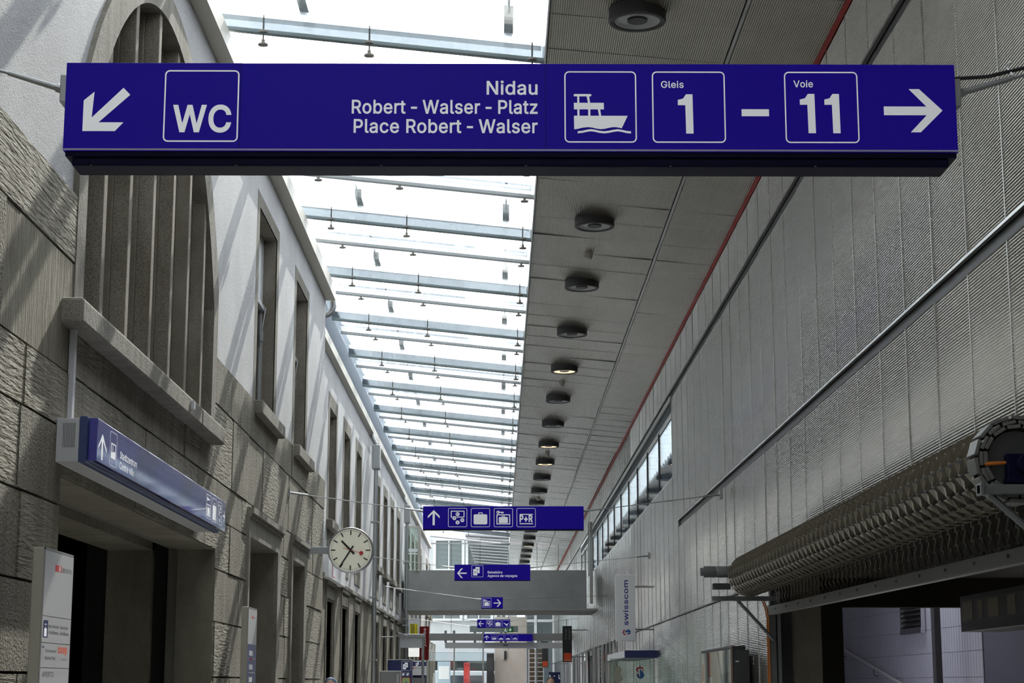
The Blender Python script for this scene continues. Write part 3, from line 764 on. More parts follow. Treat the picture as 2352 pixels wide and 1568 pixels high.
# ------------------------------------------------------------------ roller shutter over the passage
SHX, SHZ, SHR, SY0, SY1 = 2.66, 2.73, .225, 9.25, 19.6
sh = thing('roller_shutter', 'large bronze grey link roller shutter rolled up above the passage on the right', 'roller shutter', (SHX, 14.4, 0))
rl = MB().tube([(SHX, SY0+.1, SHZ), (SHX, SY1-.05, SHZ)], SHR-.065, 24).build('rolled_core', M_black, sh, smooth=True)
lk = MB(); per = .2; NR = 16; npd = int((SY1-SY0)/per)
def zig(k_list, fpos, amp, out):
    """one zigzag ribbon: list of points then a strip of radial width"""
    pts = []
    for i in range(npd):
        y = SY0+per*i
        pts += [(y, -amp), (y+per*.06, -amp), (y+per*.46, amp), (y+per*.54, amp), (y+per*.98, -amp)]
    return pts
da = 2*math.pi/NR
for k in range(NR):
    th = da*k; pts = zig(None, None, .5, None)
    for (ya, aa), (yb, ab) in zip(pts[:-1], pts[1:]):
        q = []
        off = (k % 2)*0.0
        for y, a, rr in ((ya, aa, SHR), (yb, ab, SHR), (yb, ab, SHR-.032), (ya, aa, SHR-.032)):
            t_ = th+a*da*.84; q.append((SHX+rr*math.cos(t_), y, SHZ+rr*math.sin(t_)))
        lk.face(q)
    for i in range(npd):           # little clips that join the rows
        y = SY0+per*(i+.5); t_ = th+.5*da; r0 = SHR+.004
        lk.lathe([(0, -.014), (.007, -.014), (.007, .014), (0, .014)], (SHX+(r0-.01)*math.cos(t_), y, SHZ+(r0-.01)*math.sin(t_)), 'Y', 5)
lk.build('curtain_links', M_shutter, sh)
en = MB()
for rr, n_ in ((.215, 14), (.19, 14), (.168, 13)):
    for k in range(n_):
        a = 2*math.pi*k/n_+rr*7; c, s = math.cos(a), math.sin(a); w = rr*math.pi/n_*.85
        P_ = [(SHX+c*(rr+e)-s*w*d, SY0-.06, SHZ+s*(rr+e)+c*w*d) for e, d in ((-.010, -1), (.010, -1), (.010, 1), (-.010, 1))]
        en.prism(P_, (0, .16, 0))
en.build('end_links', M_bar, sh, bevel=.003)
MB().lathe([(0, -.02), (.06, -.02), (.06, 0), (.15, .0), (.155, .12)], (SHX, SY0-.02, SHZ), 'Y', 28).build('drum_end', M_anthr, sh, smooth=True)
XC = XR+.01
zb_ = lambda y: 2.335-.0068*(20.1-y)
cu = MB()
for k in range(5):
    zt = 2.75-.09*k
    for i in range(npd+1):
        y = SY0+.1+per*i
        pts = [(y, zt), (y+.012, zt), (y+per*.46, zt-.085), (y+per*.54, zt-.085), (y+per, zt)]
        for (ya, za), (yb, zb) in zip(pts[:-1], pts[1:]):
            if min(za, zb) < zb_(ya)+.03 or yb > 20.05: continue
            cu.face([(XC-.003, ya, za), (XC-.003, yb, zb), (XC+.006, yb, zb), (XC+.006, ya, za)])
        cu.lathe([(0, -.01), (.009, -.01), (.009, .01), (0, .01)], (XC-.006, y+.01, zt), 'Y', 5)
cu.build('hanging_links', M_shutter, sh)
bb = MB(); bb.prism([(XC-.03, SY0-3, zb_(SY0-3)), (XC+.03, SY0-3, zb_(SY0-3)), (XC+.03, SY0-3, zb_(SY0-3)+.095), (XC-.03, SY0-3, zb_(SY0-3)+.095)], (0, 20.1-SY0+3, .0068*(20.1-SY0+3)))
for i in range(14): bb.lathe([(.012, -.008), (.012, .002), (0, .002)], (XC-.03, SY0+.5+.75*i, zb_(SY0+.5+.75*i)+.055), 'X', 8)
bb.build('bottom_bar', M_bar, sh, bevel=.004)
mo = MB(); mo.lathe([(0, -.30), (.045, -.30), (.045, -.26), (.062, -.26), (.062, -.14), (.058, -.13), (.062, -.12), (.062, 0), (.05, .05), (.05, .2)], (2.48, 19.72, 2.79), 'X', 20)
mo.build('drive_motor', M_galvd, sh, smooth=True)
MB().box(2.31, 2.5, 19.66, 19.78, 2.60, 2.665).build('brake_box', M_anthr, sh, bevel=.006)
MB().tube([(2.485, 9.2, 2.705), (2.60, 9.2, 2.712)], [.012, .008], 10).build('release_lever', M_orange, sh, smooth=True, label='orange hand lever')
bk = MB(); bk.box(2.595, 2.75, 9.17, 9.26, 2.61, 2.755); bk.box(2.585, 2.76, 9.16, 9.27, 2.60, 2.63); bk.lathe([(0, -.03), (.02, -.03), (.05, -.03), (.055, 0)], (2.69, 9.17, 2.70), 'Y', 20)
bk.build('bearing_block', M_bluedk, sh, bevel=.006)
ar = MB(); ar.box(2.44, XR+.04, 9.14, 9.2, 2.545, 2.595); ar.box(2.44, 2.46, 9.12, 9.22, 2.54, 2.60); ar.tube([(2.5, 9.2, 2.55), (XR+.02, 9.2, 2.1)], .02, 6); ar.build('support_arm', M_galvd, sh, bevel=.004)
ar = MB(); ar.box(2.32, XR+.04, 19.86, 19.93, 2.485, 2.535); ar.tube([(2.6, 19.9, 2.49), (XR+.02, 19.9, 2.06)], .02, 6); ar.build('support_arm', M_galvd, sh, bevel=.004)
ch = MB(); ch.box(XR-.01, XR+.06, 20.02, 20.16, 0, 2.45); ch.build('guide_channel', M_galvd, sh)
cb = MB()
for yy_ in (20.0, 20.12): cb.tube([(XR-.02, yy_, 0), (XR-.02, yy_, 2.3), (XR-.04, yy_, 2.42), (XR-.08, yy_-.05, 2.5)], .008, 6)
cb.build('control_cable', M_orange, sh, label='orange control cables')

# passage behind the shutter
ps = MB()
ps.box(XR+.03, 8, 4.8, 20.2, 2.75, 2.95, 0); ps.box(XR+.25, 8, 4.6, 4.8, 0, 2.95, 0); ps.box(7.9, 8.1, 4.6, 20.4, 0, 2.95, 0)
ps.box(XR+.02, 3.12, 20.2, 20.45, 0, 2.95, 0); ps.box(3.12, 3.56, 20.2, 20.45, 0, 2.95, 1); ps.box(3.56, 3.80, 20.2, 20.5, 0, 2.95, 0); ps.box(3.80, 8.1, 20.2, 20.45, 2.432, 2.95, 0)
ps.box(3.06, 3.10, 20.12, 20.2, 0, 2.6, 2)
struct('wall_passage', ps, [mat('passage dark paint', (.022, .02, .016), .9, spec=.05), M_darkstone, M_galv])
# stair hall
st = MB()
for k in range(10):
    z = 1.68+.328*(k-6); st.box(6.0, 6.1, 20.4, 36, z+.003, z+.325)
st.box(6.02, 6.12, 20.4, 36, -.3, 3.0, 1); st.box(3.2, 6.1, 36, 36.1, 0, 3.2); st.box(3.24, 3.3, 20.4, 36, 0, 3.2)
struct('wall_stairs', st, [M_lavender, M_anthr])
rb_ = MB()
for k in range(110): rb_.box(5.997, 6.0, 21+.135*k, 21+.135*k+.012, .05, 3.0)
struct('trim_5', rb_, M_lavdark)
cl_ = MB(); cl_.box(3.2, 6.2, 20.4, 23.6, 3.2, 3.3); cl_.box(3.2, 6.2, 26.4, 36.2, 3.2, 3.3)
struct('ceiling_stairs', cl_, M_grey)
tag(MB().box(5.6, 5.68, 23.5, 23.68, 0, 3.2).build('steel_post', M_anthr), 'dark steel post in front of the grey stair wall', 'post')
lv = thing('louvre_vent', 'louvred vent with bright metal frame high on the stair wall', 'vent', (5.97, 26.2, 2.3))
q = MB(); q.box(5.93, 5.99, 25.66, 25.71, 2.381, 2.959); q.box(5.93, 5.99, 26.95, 27.0, 2.381, 2.959); q.box(5.92, 5.99, 25.66, 27.0, 2.3, 2.38); q.box(5.93, 5.99, 25.66, 27.0, 2.96, 3.0); q.build('vent_frame', M_chrome, lv)
q = MB()
for k in range(8): q.prism([(5.97, 25.7, 2.40+.07*k), (5.99, 25.7, 2.42+.07*k), (5.95, 25.7, 2.44+.07*k), (5.93, 25.7, 2.42+.07*k)], (0, 1.26, 0))
q.box(5.985, 5.993, 25.7, 26.96, 2.38, 2.98); q.build('louvre_blades', M_blk, lv)
for k, (dz, lab) in enumerate(((0, 'upper steel handrail sloping along the grey stair wall'), (-.62, 'lower steel handrail on the grey stair wall, just in the frame'))):
    hr = thing('handrail', lab, 'handrail', (5.93, 30, 1.5+dz), 'handrails of the stair')
    za = lambda y: 1.53+(2.26-1.53)*(y-26.56)/(32.2-26.56)+dz
    MB().tube([(5.92, 21.5, za(21.5)), (5.92, 34, za(34))], .022, 10).build('rail', M_rail, hr, smooth=True)
    for y_ in (31.6, 29.0, 26.6, 24.2):
        MB().tube([(5.92, y_, za(y_)), (5.92, y_, za(y_)-.11), (5.94, y_, za(y_)-.13), (5.995, y_, za(y_)-.13)], .007, 6).build('bracket', M_anthr, hr)
dm = thing('departure_display', 'dark hanging departure display with dim yellowish figures inside the passage', 'display', (4.6, 16.5, 2.2))
MB().box(4.5, 4.9, 14.2, 17.8, 2.09, 2.44).build('housing', M_blk, dm, bevel=.01)
MB().box(4.494, 4.5, 14.3, 17.72, 2.175, 2.39).build('screen', M_anthr, dm)
for a, c in ((17.3, 17.68), (16.95, 17.1), (16.4, 16.75), (15.85, 16.1), (15.2, 15.6), (14.5, 14.9)): MB().box(4.49, 4.494, a, c, 2.20, 2.37).build('glowing_figure', M_gold, dm)
MB().box(4.65, 4.75, 15.9, 16.1, 2.43, 2.76).build('hanger', M_anthr, dm)
pv = thing('poster_case', 'dark glazed poster case at the lower right edge of the passage', 'poster case', (5.3, 17.5, 0))
MB().box(5.2, 5.45, 15.0, 19.7, .4, 2.3).build('case', M_bluedk, pv, bevel=.01); MB().box(5.19, 5.2, 15.1, 19.6, .5, 2.2).build('poster_glass', M_mirror2 if 'M_mirror2' in globals() else M_navy, pv)
MB().box(5.2, 5.4, 15.2, 15.3, 0, .4).build('foot', M_anthr, pv); MB().box(5.2, 5.4, 19.3, 19.4, 0, .4).build('foot', M_anthr, pv)

# ------------------------------------------------------------------ the large sign in front
def cables(rt, y, lx, lz, rx, rz, wl_, wr_, r=.006, extra=None):
    """turnbuckle and steel rope on either side, plus wall bracket"""
    for x0, z0, (x1, z1, y1), sgn in ((lx, lz, wl_, -1), (rx, rz, wr_, 1)):
        d = Vector((x1-x0, y1-y, z1-z0)); A = Vector((x0, y, z0)); L = d.length; u = d/L
        b_ = MB(); b_.tube([A+u*.0, A+u*min(.07, L*.1)], r*2.6, 8); b_.tube([A+u*.07, A+u*min(.24, L*.3)], r*1.7, 8); b_.build('turnbuckle', M_galv, rt, smooth=True)
        MB().tube([A+u*.22, A+u*(L-.1)], r, 6).build('steel_rope', M_galv, rt)
        e = MB(); e.tube([A+u*(L-.25), A+u*(L-.02)], r*2.6, 8); e.box(x1-.02*abs(sgn), x1+.02, y1-.04, y1+.04, z1-.06, z1+.06); e.build('wall_anchor', M_galv, rt)

Y1 = 6.0
g1 = thing('hanging_sign', 'large dark blue direction sign with WC, boat and platform boxes across the front', 'sign', (0, Y1, 3.55), 'blue direction signs hung across the hall')
MB().box(-1.506, 1.583, Y1, Y1+.15, 3.402, 3.719).build('sign_box', M_blue, g1, bevel=.002)
MB().box(-1.506, 1.583, Y1-.003, Y1, 3.403, 3.409).build('lower_lip', mat('lavender lip', (.30, .28, .42), .4), g1)
q = MB(); q.box(-1.498, 1.578, Y1+.004, Y1+.15, 3.383, 3.402); q.build('bottom_rail', M_bluedk, g1, bevel=.003)
q = MB(); q.box(-1.476, 1.552, Y1+.012, Y1+.14, 3.352, 3.383); q.build('lamp_trough', M_bluedk, g1, bevel=.006)
q = MB()
for k in range(7): q.lathe([(.005, -.003), (.005, .002), (0, .002)], (-1.43+.5*k, Y1+.012, 3.392), 'Y', 8); q.lathe([(.005, -.003), (.005, .002), (0, .002)], (-1.41+.5*k, Y1+.012, 3.358), 'Y', 8)
q.build('screw', M_steel, g1)
q = MB()
for x in (-.90, .157): q.box(x, x+.0015, Y1-.0008, Y1+.001, 3.404, 3.717)
q.build('panel_joint', M_bluedk, g1)
A = Art('-Y', Y1, 150, 146, -1.506, 3.719, 3.089/2045, .317/201)
A.new('arrow'); A.poly([(193, 303), (193, 233), (217, 213), (213, 272), (283, 204), (299, 220), (229, 283), (286, 283), (267, 303)])
A.new('box_outline'); A.ring(377, 163, 548, 327, 11, 3.2); A.text('WC', 398, 303, 58, 'L', 134, None, 0, .02)
A.text('Nidau', 1233, 217, 30, 'R', 117, None, 0, .014); A.text('Robert~-~Walser~-~Platz', 1233, 261, 30, 'R', 426, None, 0, .014); A.text('Place Robert~-~Walser', 1233, 305, 30, 'R', 421, None, 0, .014)
for u0, u1 in ((1294.5, 1460), (1496, 1664), (1800.5, 1970)): A.new('box_outline'); A.ring(u0, 163.5, u1, 327, 11, 3)
k = 420/2352.; U = lambda a: 1280+a*k; V = lambda c: 140+c*k
A.new('boat_pictogram'); A.poly([(U(203), V(425)), (U(420), V(425)), (U(432), V(440)), (U(420), V(455)), (U(203), V(455))])
for a in (247, 387): pass
A.rect(U(247), V(455), U(273), V(538)); A.poly([(U(368), V(455)), (U(400), V(455)), (U(412), V(538)), (U(384), V(538))])
A.rect(U(203), V(538), U(588), V(622)); A.rect(U(247), V(622), U(274), V(704)); A.rect(U(386), V(622), U(414), V(704)); A.poly([(U(510), V(622)), (U(540), V(622)), (U(553), V(704)), (U(526), V(704))])
hull = [(203, 704), (893, 704), (815, 863), (760, 852), (715, 848), (660, 855), (600, 870), (545, 875), (490, 868), (430, 854), (375, 849), (310, 857), (250, 872), (205, 877)]
A.poly([(U(a), V(c)) for a, c in hull])
wv = [(250, 0), (310, -6), (370, -20), (420, -27), (470, -20), (530, -6), (588, 0), (650, -7), (710, -20), (765, -27), (820, -18), (880, -4), (933, 0)]
for (a, c), (a2, c2) in zip(wv[:-1], wv[1:]): A.poly([(U(a), V(902+c)), (U(a2), V(902+c2)), (U(a2), V(929+c2)), (U(a), V(929+c))])
A.text('Gleis', 1517, 201, 15, 'L', 52, None, 0, .012); A.text('Voie', 1822, 199, 15, 'L', 45, None, 0, .012)
one = [(1555, 241), (1555, 229), (1567, 226), (1574, 216), (1589, 216), (1590, 306), (1573, 306), (1572, 241)]
A.new('platform_number'); A.poly(one); A.new('platform_number')
for d in (280.5, 337): A.poly([(a+d, c-1.5) for a, c in one])
A.new('dash'); A.rect(1701, 250, 1764, 266); A.new('arrow')
A.poly([(2028, 243), (2126, 243), (2087, 203), (2111, 203), (2163, 252), (2111, 302), (2088, 302), (2126, 263), (2028, 263)])
A.build(g1)
for s_, x0 in ((-1, -1.506), (1, 1.583)):
    zz = 3.64 if s_ < 0 else 3.632
    e = MB(); e.box(x0, x0+.03*s_, Y1+.04, Y1+.11, zz-.05, zz+.05); e.build('end_lug', M_galv, g1, bevel=.003)
    if s_ < 0: P0, P1 = Vector((x0-.01, Y1+.07, zz)), Vector((XL, Y1+.07, zz+.37))
    else: P0, P1 = Vector((x0+.01, Y1+.07, zz)), Vector((XR, Y1+.07, zz+.40))
    u = (P1-P0).normalized()
    e = MB(); e.tube([P0, P0+u*.04], .016, 8); e.tube([P0+u*.03, P0+u*.22], [.012, .009], 10); e.build('turnbuckle', M_galv, g1, smooth=True)
    MB().tube([P0+u*.2, P1], .006, 8).build('steel_rope', M_galv, g1, smooth=True)
MB().tube([(1.583, Y1+.07, 3.69), (1.72, Y1+.07, 3.70), (1.9, Y1+.07, 3.745), (2.3, Y1+.07, 3.86), (XR, Y1+.07, 4.06)], .007, 8).build('power_cable', M_blk, g1, smooth=True, label='black power cable')
MB().tube([(1.80, Y1+.05, 3.70), (1.80, Y1+.1, 3.74), (1.80, Y1+.07, 3.755)], .004, 6).build('cable_tie', M_white, g1)

# ------------------------------------------------------------------ further hanging signs
def small_sign(label, Y, x0, x1, z0, z1, art, lw, rw, lx=None, lz=None):
    r = thing('hanging_sign', label, 'sign', ((x0+x1)/2, Y, (z0+z1)/2), 'blue direction signs hung across the hall')
    MB().box(x0, x1, Y, Y+.12, z0, z1).build('sign_box', M_blue, r, bevel=.003)
    MB().box(x0, x1, Y+.005, Y+.12, z0-.012, z0).build('bottom_rail', M_bluedk, r)
    art(r)
    cables(r, Y+.06, x0, z1-.06, x1, z1-.06, lw, rw)
    return r
def art2(r):
    a = Art('-Y', 23.3, 972, 1162, -.986, 3.846, 2.071/369, .296/53)
    a.poly([(996.5, 1171), (1010, 1184.5), (1010, 1190), (999, 1179), (999, 1206), (994, 1206), (994, 1179), (983, 1190), (983, 1184.5)])
    for f, u in ((a.money, 1029.5), (a.luggage, 1082), (a.locker, 1134.5), (a.park, 1187)): f(u, 1166.5, 43.5)
    a.build(r)
small_sign('wide blue sign with up arrow, money, suitcase, locker and P+R boxes', 23.3, -.986, 1.085, 3.55, 3.846, art2, (XL, 4.02, 23.3), (2.9, 4.03, 23.6))
def art3(r):
    a = Art('-Y', 36, 1044, 1296, -.891, 3.914, 1.5/174, .308/36)
    a.arrow(1050, 1305, 22, 'L'); a.docs(1083, 1298, 27); a.text('Reisebüro', 1120, 1316.5, 5.4, 'L', 34); a.text('Agence de voyages', 1120, 1324.5, 5.4, 'L', 68); a.build(r)
small_sign('blue sign with left arrow pointing to the travel agency, before the grey bridge', 36, -.891, .609, 3.606, 3.914, art3, (X2, 4.13, 36), (XR, 4.09, 36))
def art4(r):
    a = Art('-Y', 49, 1105.5, 1371, -.489, 3.877, .58/49.5, .296/25.5)
    a.locker(1107, 1373, 21.5); a.arrow(1134, 1376, 17, 'R'); a.build(r)
small_sign('small blue sign with locker box and right arrow in front of the grey bridge', 49, -.489, .091, 3.581, 3.877, art4, (X2, 4.06, 47), (XR, 4.02, 51))
def art5(r):
    a = Art('-Y', 64, 1096, 1422, -.781, 3.803, 1.159/76, .286/19)
    a.arrow(1099, 1426, 12, 'L'); a.money(1117, 1424, 15.5); a.luggage(1136, 1424, 15.5); a.plane_(1154.5, 1424, 15.5); a.build(r)
small_sign('blue sign with left arrow, suitcase and aeroplane boxes below the grey bridge', 64, -.781, .378, 3.517, 3.803, art5, (X2, 4.05, 63), (XR, 4.3, 63))
g6 = thing('direction_sign', 'blue sign with up arrow, cars and bicycle boxes fixed to the far steel beam', 'sign', (.36, 76, 3.46))
MB().box(-.654, 1.371, 76, 76.252, 3.323, 3.608).build('sign_box', M_blue, g6, bevel=.003)
a = Art('-Y', 76, 1111, 1456, -.654, 3.608, 2.025/112, .285/16)
a.arrow(1113, 1459, 10, 'U'); a.bus(1128, 1457.5, 13.5, 13.5); a.car(1144, 1457.5, 13.5); a.car(1160, 1457.5, 13.5); a.bike(1176, 1457.5, 13.5); a.build(g6)

# blue sign on the stone wall
XS = -2.48
g7 = thing('wall_sign', 'long blue sign with white box behind it over the big stone doorway', 'sign', (XL, 13.7, 3.1))
q = MB(); q.box(XL, XS-.1, 11.0, 16.2, 2.93, 3.20); q.build('backing_box', M_grey, g7, bevel=.004)
q = MB()
for i in range(8):
    for j in range(18): q.box(XL+.045+.010*i, XL+.049+.010*i, 10.997, 11.0, 3.02+.0085*j, 3.024+.0085*j)
q.build('speaker_holes', M_anthr, g7)
MB().box(XS-.1, XS-.055, 11.02, 16.35, 2.93, 3.215).build('mounting_frame', M_bluebase, g7, bevel=.003)
MB().box(XS-.053, XS, 11.07, 16.37, 2.945, 3.21).build('sign_box', mat('sign blue gloss', (.04, .04, .29), .2, spec=.8, coat=1), g7, bevel=.003)
a = Art('+X', XS, 0, 0, 11.07, 3.21, 5.3/1000, .265/100)
a.new('arrow'); a.poly([(28, 30), (52, 62), (52, 70), (32, 46), (32, 92), (24, 92), (24, 46), (8, 70), (8, 62)]); a.bus(70, 10, 82, 40)
a.text('Stadtzentrum', 130, 62, 17, 'L', 105); a.text('Centre ville', 130, 88, 17, 'L', 88)
for u, f in ((795, 0), (855, 1), (915, 2)):
    a.new('box_outline'); a.ring(u, 12, u+48, 88, 5, 1.6)
a.new('pictogram'); a.inside += 1; a.frame(800, 42, 838, 80, 3); a.case(808, 48, 22, 28); a.disc(808, 26, 6); a.rect(812, 24, 830, 28)
a.new('pictogram'); a.case(862, 26, 34, 56); a.new('pictogram'); a.frame(922, 22, 956, 46, 3)
for u, v in ((940, 34), (930, 52), (950, 58), (938, 72)): a.disc(u, v, 6, None, 1)
a.inside -= 1; a.new('arrow'); a.poly([(972, 46), (988, 46), (980, 32), (985, 32), (996, 50), (985, 68), (980, 68), (988, 54), (972, 54)])
a.build(g7)
MB().box(XL, XL+.035, 11.24, 11.30, 3.2, 3.82).build('cable_duct', M_grey, g7)
tag(MB().box(XL+.128, XL+.16, 15.0, 15.05, 3.86, 3.93).build('sill_clip', M_grey), 'small grey clip on the front of the arched window sill', 'clip')

# ------------------------------------------------------------------ information columns
def totem(label, y0, y1, ztop, nm='information_column'):
    r = thing(nm, label, 'information column', (-2.49, (y0+y1)/2, 0), 'upright information columns by the stone wall')
    x1 = -2.45; x0 = -2.515
    q = MB(); q.box(x0, x1-.004, y0, y1, .05, ztop); q.build('body', mat('column metal', (.36, .34, .29), .45, metal=.4), r, bevel=.004)
    q = MB(); q.box(x1-.004, x1, y0, y0+.012, .05, ztop); q.box(x1-.004, x1, y1-.012, y1, .05, ztop); q.box(x1-.004, x1, y0, y1, ztop-.012, ztop); q.build('edge_frame', M_midgrey, r)
    MB().box(x0-.1, x1+.08, y0+.05, y1-.05, 0, .05).build('base_plate', M_galv, r)
    return r, x1
t1, x1 = totem('tall grey information column with several white tenant panels, beside the big doorway', 9.80, 10.47, 2.323)
q = MB(); zs_ = [2.31, 1.957, 1.815, 1.682, 1.50, 1.2, .9, .6, .12]
for za, zb in zip(zs_[:-1], zs_[1:]): q.box(x1-.003, x1+.0005, 9.815, 10.455, zb+.003, za-.001)
q.build('white_panel', M_grey, t1)
a = Art('+X', x1+.0005, 0, 0, 9.815, 2.31, .64/100, .64/100)
a.rect(35, 10.5, 58, 16, M_sred); a.disc(51.5, 13.2, 2.5, M_white, 1); a.rect(50, 13, 53, 13.5, M_sred, 2); a.rect(51.2, 11.6, 51.8, 14.8, M_sred, 2)
a.text('SBB CFF FFS', 60, 15.4, 3.6, 'L', 35, M_textdk)
a.rect(3, 58.5, 19, 73, M_navy); a.case(6.5, 64, 8.5, 8, None, 1); a.text('Mehr', 11, 62.5, 1.2, 'C', 8, None, 1)
a.text('Mehr Bahnhof', 21, 64.3, 2.6, 'L', 36, M_textdk); a.text('in Biel/Bienne.', 21, 69.5, 2.6, 'L', 36, M_textdk)
a.text('Gare et plus', 62, 64.3, 2.6, 'L', 28, M_textdk); a.text('à Biel/Bienne.', 62, 69.5, 2.6, 'L', 33, M_textdk)
a.line(6, 81, 6, 91, 1, M_textgr); a.rect(3, 80, 9, 81.5, M_navy)
a.text('Zahnzentrum', 13, 85, 2.6, 'L', 38, M_textdk); a.text('Bahnhof Biel.', 13, 91, 2.6, 'L', 38, M_textdk)
a.text('coop', 58, 85, 6.4, 'L', 33, M_orangesq, 0, .04); a.text('pronto', 72, 91.5, 2.8, 'L', 20, M_textgr)
a.rect(52, 78.5, 52.4, 97, M_midgrey); a.text('APERTO', 6, 105.5, 4.2, 'L', 40, M_textdk); a.build(t1)
t2, x1 = totem('slimmer information column with blue lower panels, in front of the pier by the second doorway', 17.84, 18.48, 2.337)
MB().box(x1-.003, x1+.0005, 17.855, 18.465, 1.98, 2.32).build('white_panel', M_grey, t2)
MB().box(x1-.003, x1+.0005, 17.855, 18.465, .12, 1.978).build('blue_panel', mat('column blue', (.03, .035, .16), .3), t2)
a = Art('+X', x1+.0005, 0, 0, 17.855, 2.32, .61/100, .61/100)
a.rect(38, 10, 56, 15, M_sred); a.text('SBB CFF FFS', 59, 14, 2.6, 'L', 36, M_textgr)
for v, tx in ((66, 1), (88, 2), (108, 1)):
    a.rect(20, v, 60, v+8, M_white); a.line(15, v+13, 90, v+13, .7, M_white)
a.rect(20, 78, 60, 81, M_sred); a.build(t2)

# ------------------------------------------------------------------ station clock
CX, CY, CZ, CR = -2.11, 25.7, 3.454, .322
ck = thing('station_clock', 'round station clock with cream dial and red second hand on a wall arm', 'clock', (CX, CY, CZ))
MB().lathe([(CR-.025, .02), (CR-.02, -.005), (CR-.006, -.01), (CR, .005), (CR, .14), (CR-.03, .15), (0, .15)], (CX, CY, CZ), 'Y', 56).build('case', M_galv, ck, smooth=True)
MB().lathe([(0, .012), (CR-.022, .012)], (CX, CY, CZ), 'Y', 56).build('dial', M_bnw, ck)
q = MB()
def hand(mb, ang, l0, l1, w0, w1, y):
    a_ = math.radians(ang); s, c = math.sin(a_), math.cos(a_)
    mb.prism([(CX+s*l-c*w*sd, y, CZ+c*l+s*w*sd) for l, w, sd in ((l0, w0, -1), (l1, w1, -1), (l1, w1, 1), (l0, w0, 1))], (0, .003, 0))
for k in range(60):
    if k % 5 == 0: hand(q, 6*k, .215, .283, .0085, .0085, CY+.008)
    else: hand(q, 6*k, .268, .283, .003, .003, CY+.008)
q.build('minute_marks', M_blk, ck)
q = MB(); hand(q, 315.5, -.075, .185, .016, .0125, CY+.002); q.build('hour_hand', M_blk, ck)
q = MB(); hand(q, 212.5, -.072, .287, .0125, .0085, CY-.003); q.build('minute_hand', M_blk, ck)
q = MB(); hand(q, 105.5, -.11, .16, .003, .003, CY-.008); q.lathe([(0, 0), (.029, 0), (.029, .004), (0, .004)], (CX+.158*math.sin(math.radians(105.5)), CY-.009, CZ+.158*math.cos(math.radians(105.5))), 'Y', 20); q.build('second_hand', M_sred, ck, label='red second hand with disc')
q = MB(); q.box(XL+.02, CX-CR+.02, CY+.03, CY+.13, CZ-.05, CZ+.05); q.build('wall_arm', M_galv, ck, bevel=.01)
q = MB(); q.box(XL, XL+.03, CY-.03, CY+.19, CZ-.12, CZ+.12); q.build('wall_plate', M_galv, ck, bevel=.005)
MB().lathe([(CR-.04, -.003), (0, -.003)], (CX, CY, CZ), 'Y', 48).build('cover_glass', M_clear, ck)

# lit box on the far wing next to the clock
lb = thing('wall_light_box', 'white box sign with red marks on the far wing, just below the clock', 'sign', (X2, 32.3, 3.6))
MB().box(X2+.015, X2+.13, 30.6, 33.9, 3.36, 3.75).build('box', M_whitebk, lb, bevel=.005)
a = Art('+X', X2+.13, 0, 0, 30.6, 3.75, 3.3/100, .39/100); a.rect(18, 25, 22, 95, M_sred); a.rect(60, 30, 62, 80, M_sred); a.rect(25, 85, 33, 92, M_sred); a.build(lb)

# ------------------------------------------------------------------ grey bridge across the hall
br = thing('concrete_bridge', 'wide grey concrete bridge beam spanning the hall behind the hanging signs', 'bridge', (-.25, 57, 3.8))
MB().box(-2.935, 2.68, 56, 59.5, 3.86, 5.03).build('parapet_beam', M_conc, br, bevel=.01)
MB().box(-2.935, XR-.012, 55.95, 59.7, 3.79, 3.86).build('bottom_flange', M_conc, br, bevel=.01)
MB().box(-2.12, -2.11, 55.996, 56, 4.1, 4.75).build('hairline_joint', M_midgrey, br)
gs = thing('glass_screen', 'glass screen with white bars standing left above the grey bridge', 'screen', (-2.8, 55.9, 3.9))
MB().box(-2.90, -2.52, 55.90, 55.92, 5.04, 6.31).build('glass_panel', M_clear2, gs)
MB().box(-2.935, -2.905, 55.88, 55.94, 3.87, 6.31).build('glass_edge', mat('pale green glass edge', (.5, .6, .55), .3), gs)
q = MB(); q.box(-2.52, -2.43, 55.88, 55.96, 5.04, 6.31); q.box(-2.935, -2.43, 55.88, 55.96, 6.315, 6.37); q.build('frame', M_gutter, gs)
for za_, zb_2 in ((5.58, 5.67), (5.5, 5.54)): MB().box(-2.90, -2.525, 55.86, 55.895, za_, zb_2).build('white_bar', M_white, gs)
q = MB(); q.tube([(-2.90, 55.88, 5.45), (-2.70, 55.88, 5.05)], .012, 6); q.build('stay_rod', M_white, gs)
pp = MB(); pp.box(2.83, 2.93, 57, 57.08, 4.05, 6.6); pp.box(2.78, 2.82, 57, 57.06, 4.9, 6.6)
tag(pp.build('glazing_post', M_steel), 'slim steel glazing post right above the grey bridge', 'post')

# ------------------------------------------------------------------ hall end: glazing, beam, sliding door
we = structroot('window_30', (0, 77.3, 3))
q = MB(); XE = [-3.0, -2.04, -.83, .38, 1.59, 2.51, 2.95]
for a_, c in zip(XE[:-1], XE[1:]):
    q = MB(); q.box(a_+.008, c-.008, 77.3, 77.32, 3.68, zf(max(a_, -2.9))-.02 if c < .5 else zc(c)-.03); q.build('glass_panel', M_clear, we)
q = MB()
for x_ in XE[1:-1]: q.box(x_-.008, x_+.008, 77.29, 77.33, 3.0, 7.6)
q.build('silicone_joint', M_anthr, we)
q = MB(); q.box(-3, .43, 77.2, 77.4, zf(.43)-.06, zf(.43)-.02); q.tube([(XG0, 77.3, zf(XG0)-.08), (.43, 77.3, zf(.43)-.08)], .03, 8); q.build('head_rail', M_galv, we)
bm = thing('steel_beam', 'dark grey steel beam across the far end above the sliding door', 'beam', (0, 76.5, 3.5))
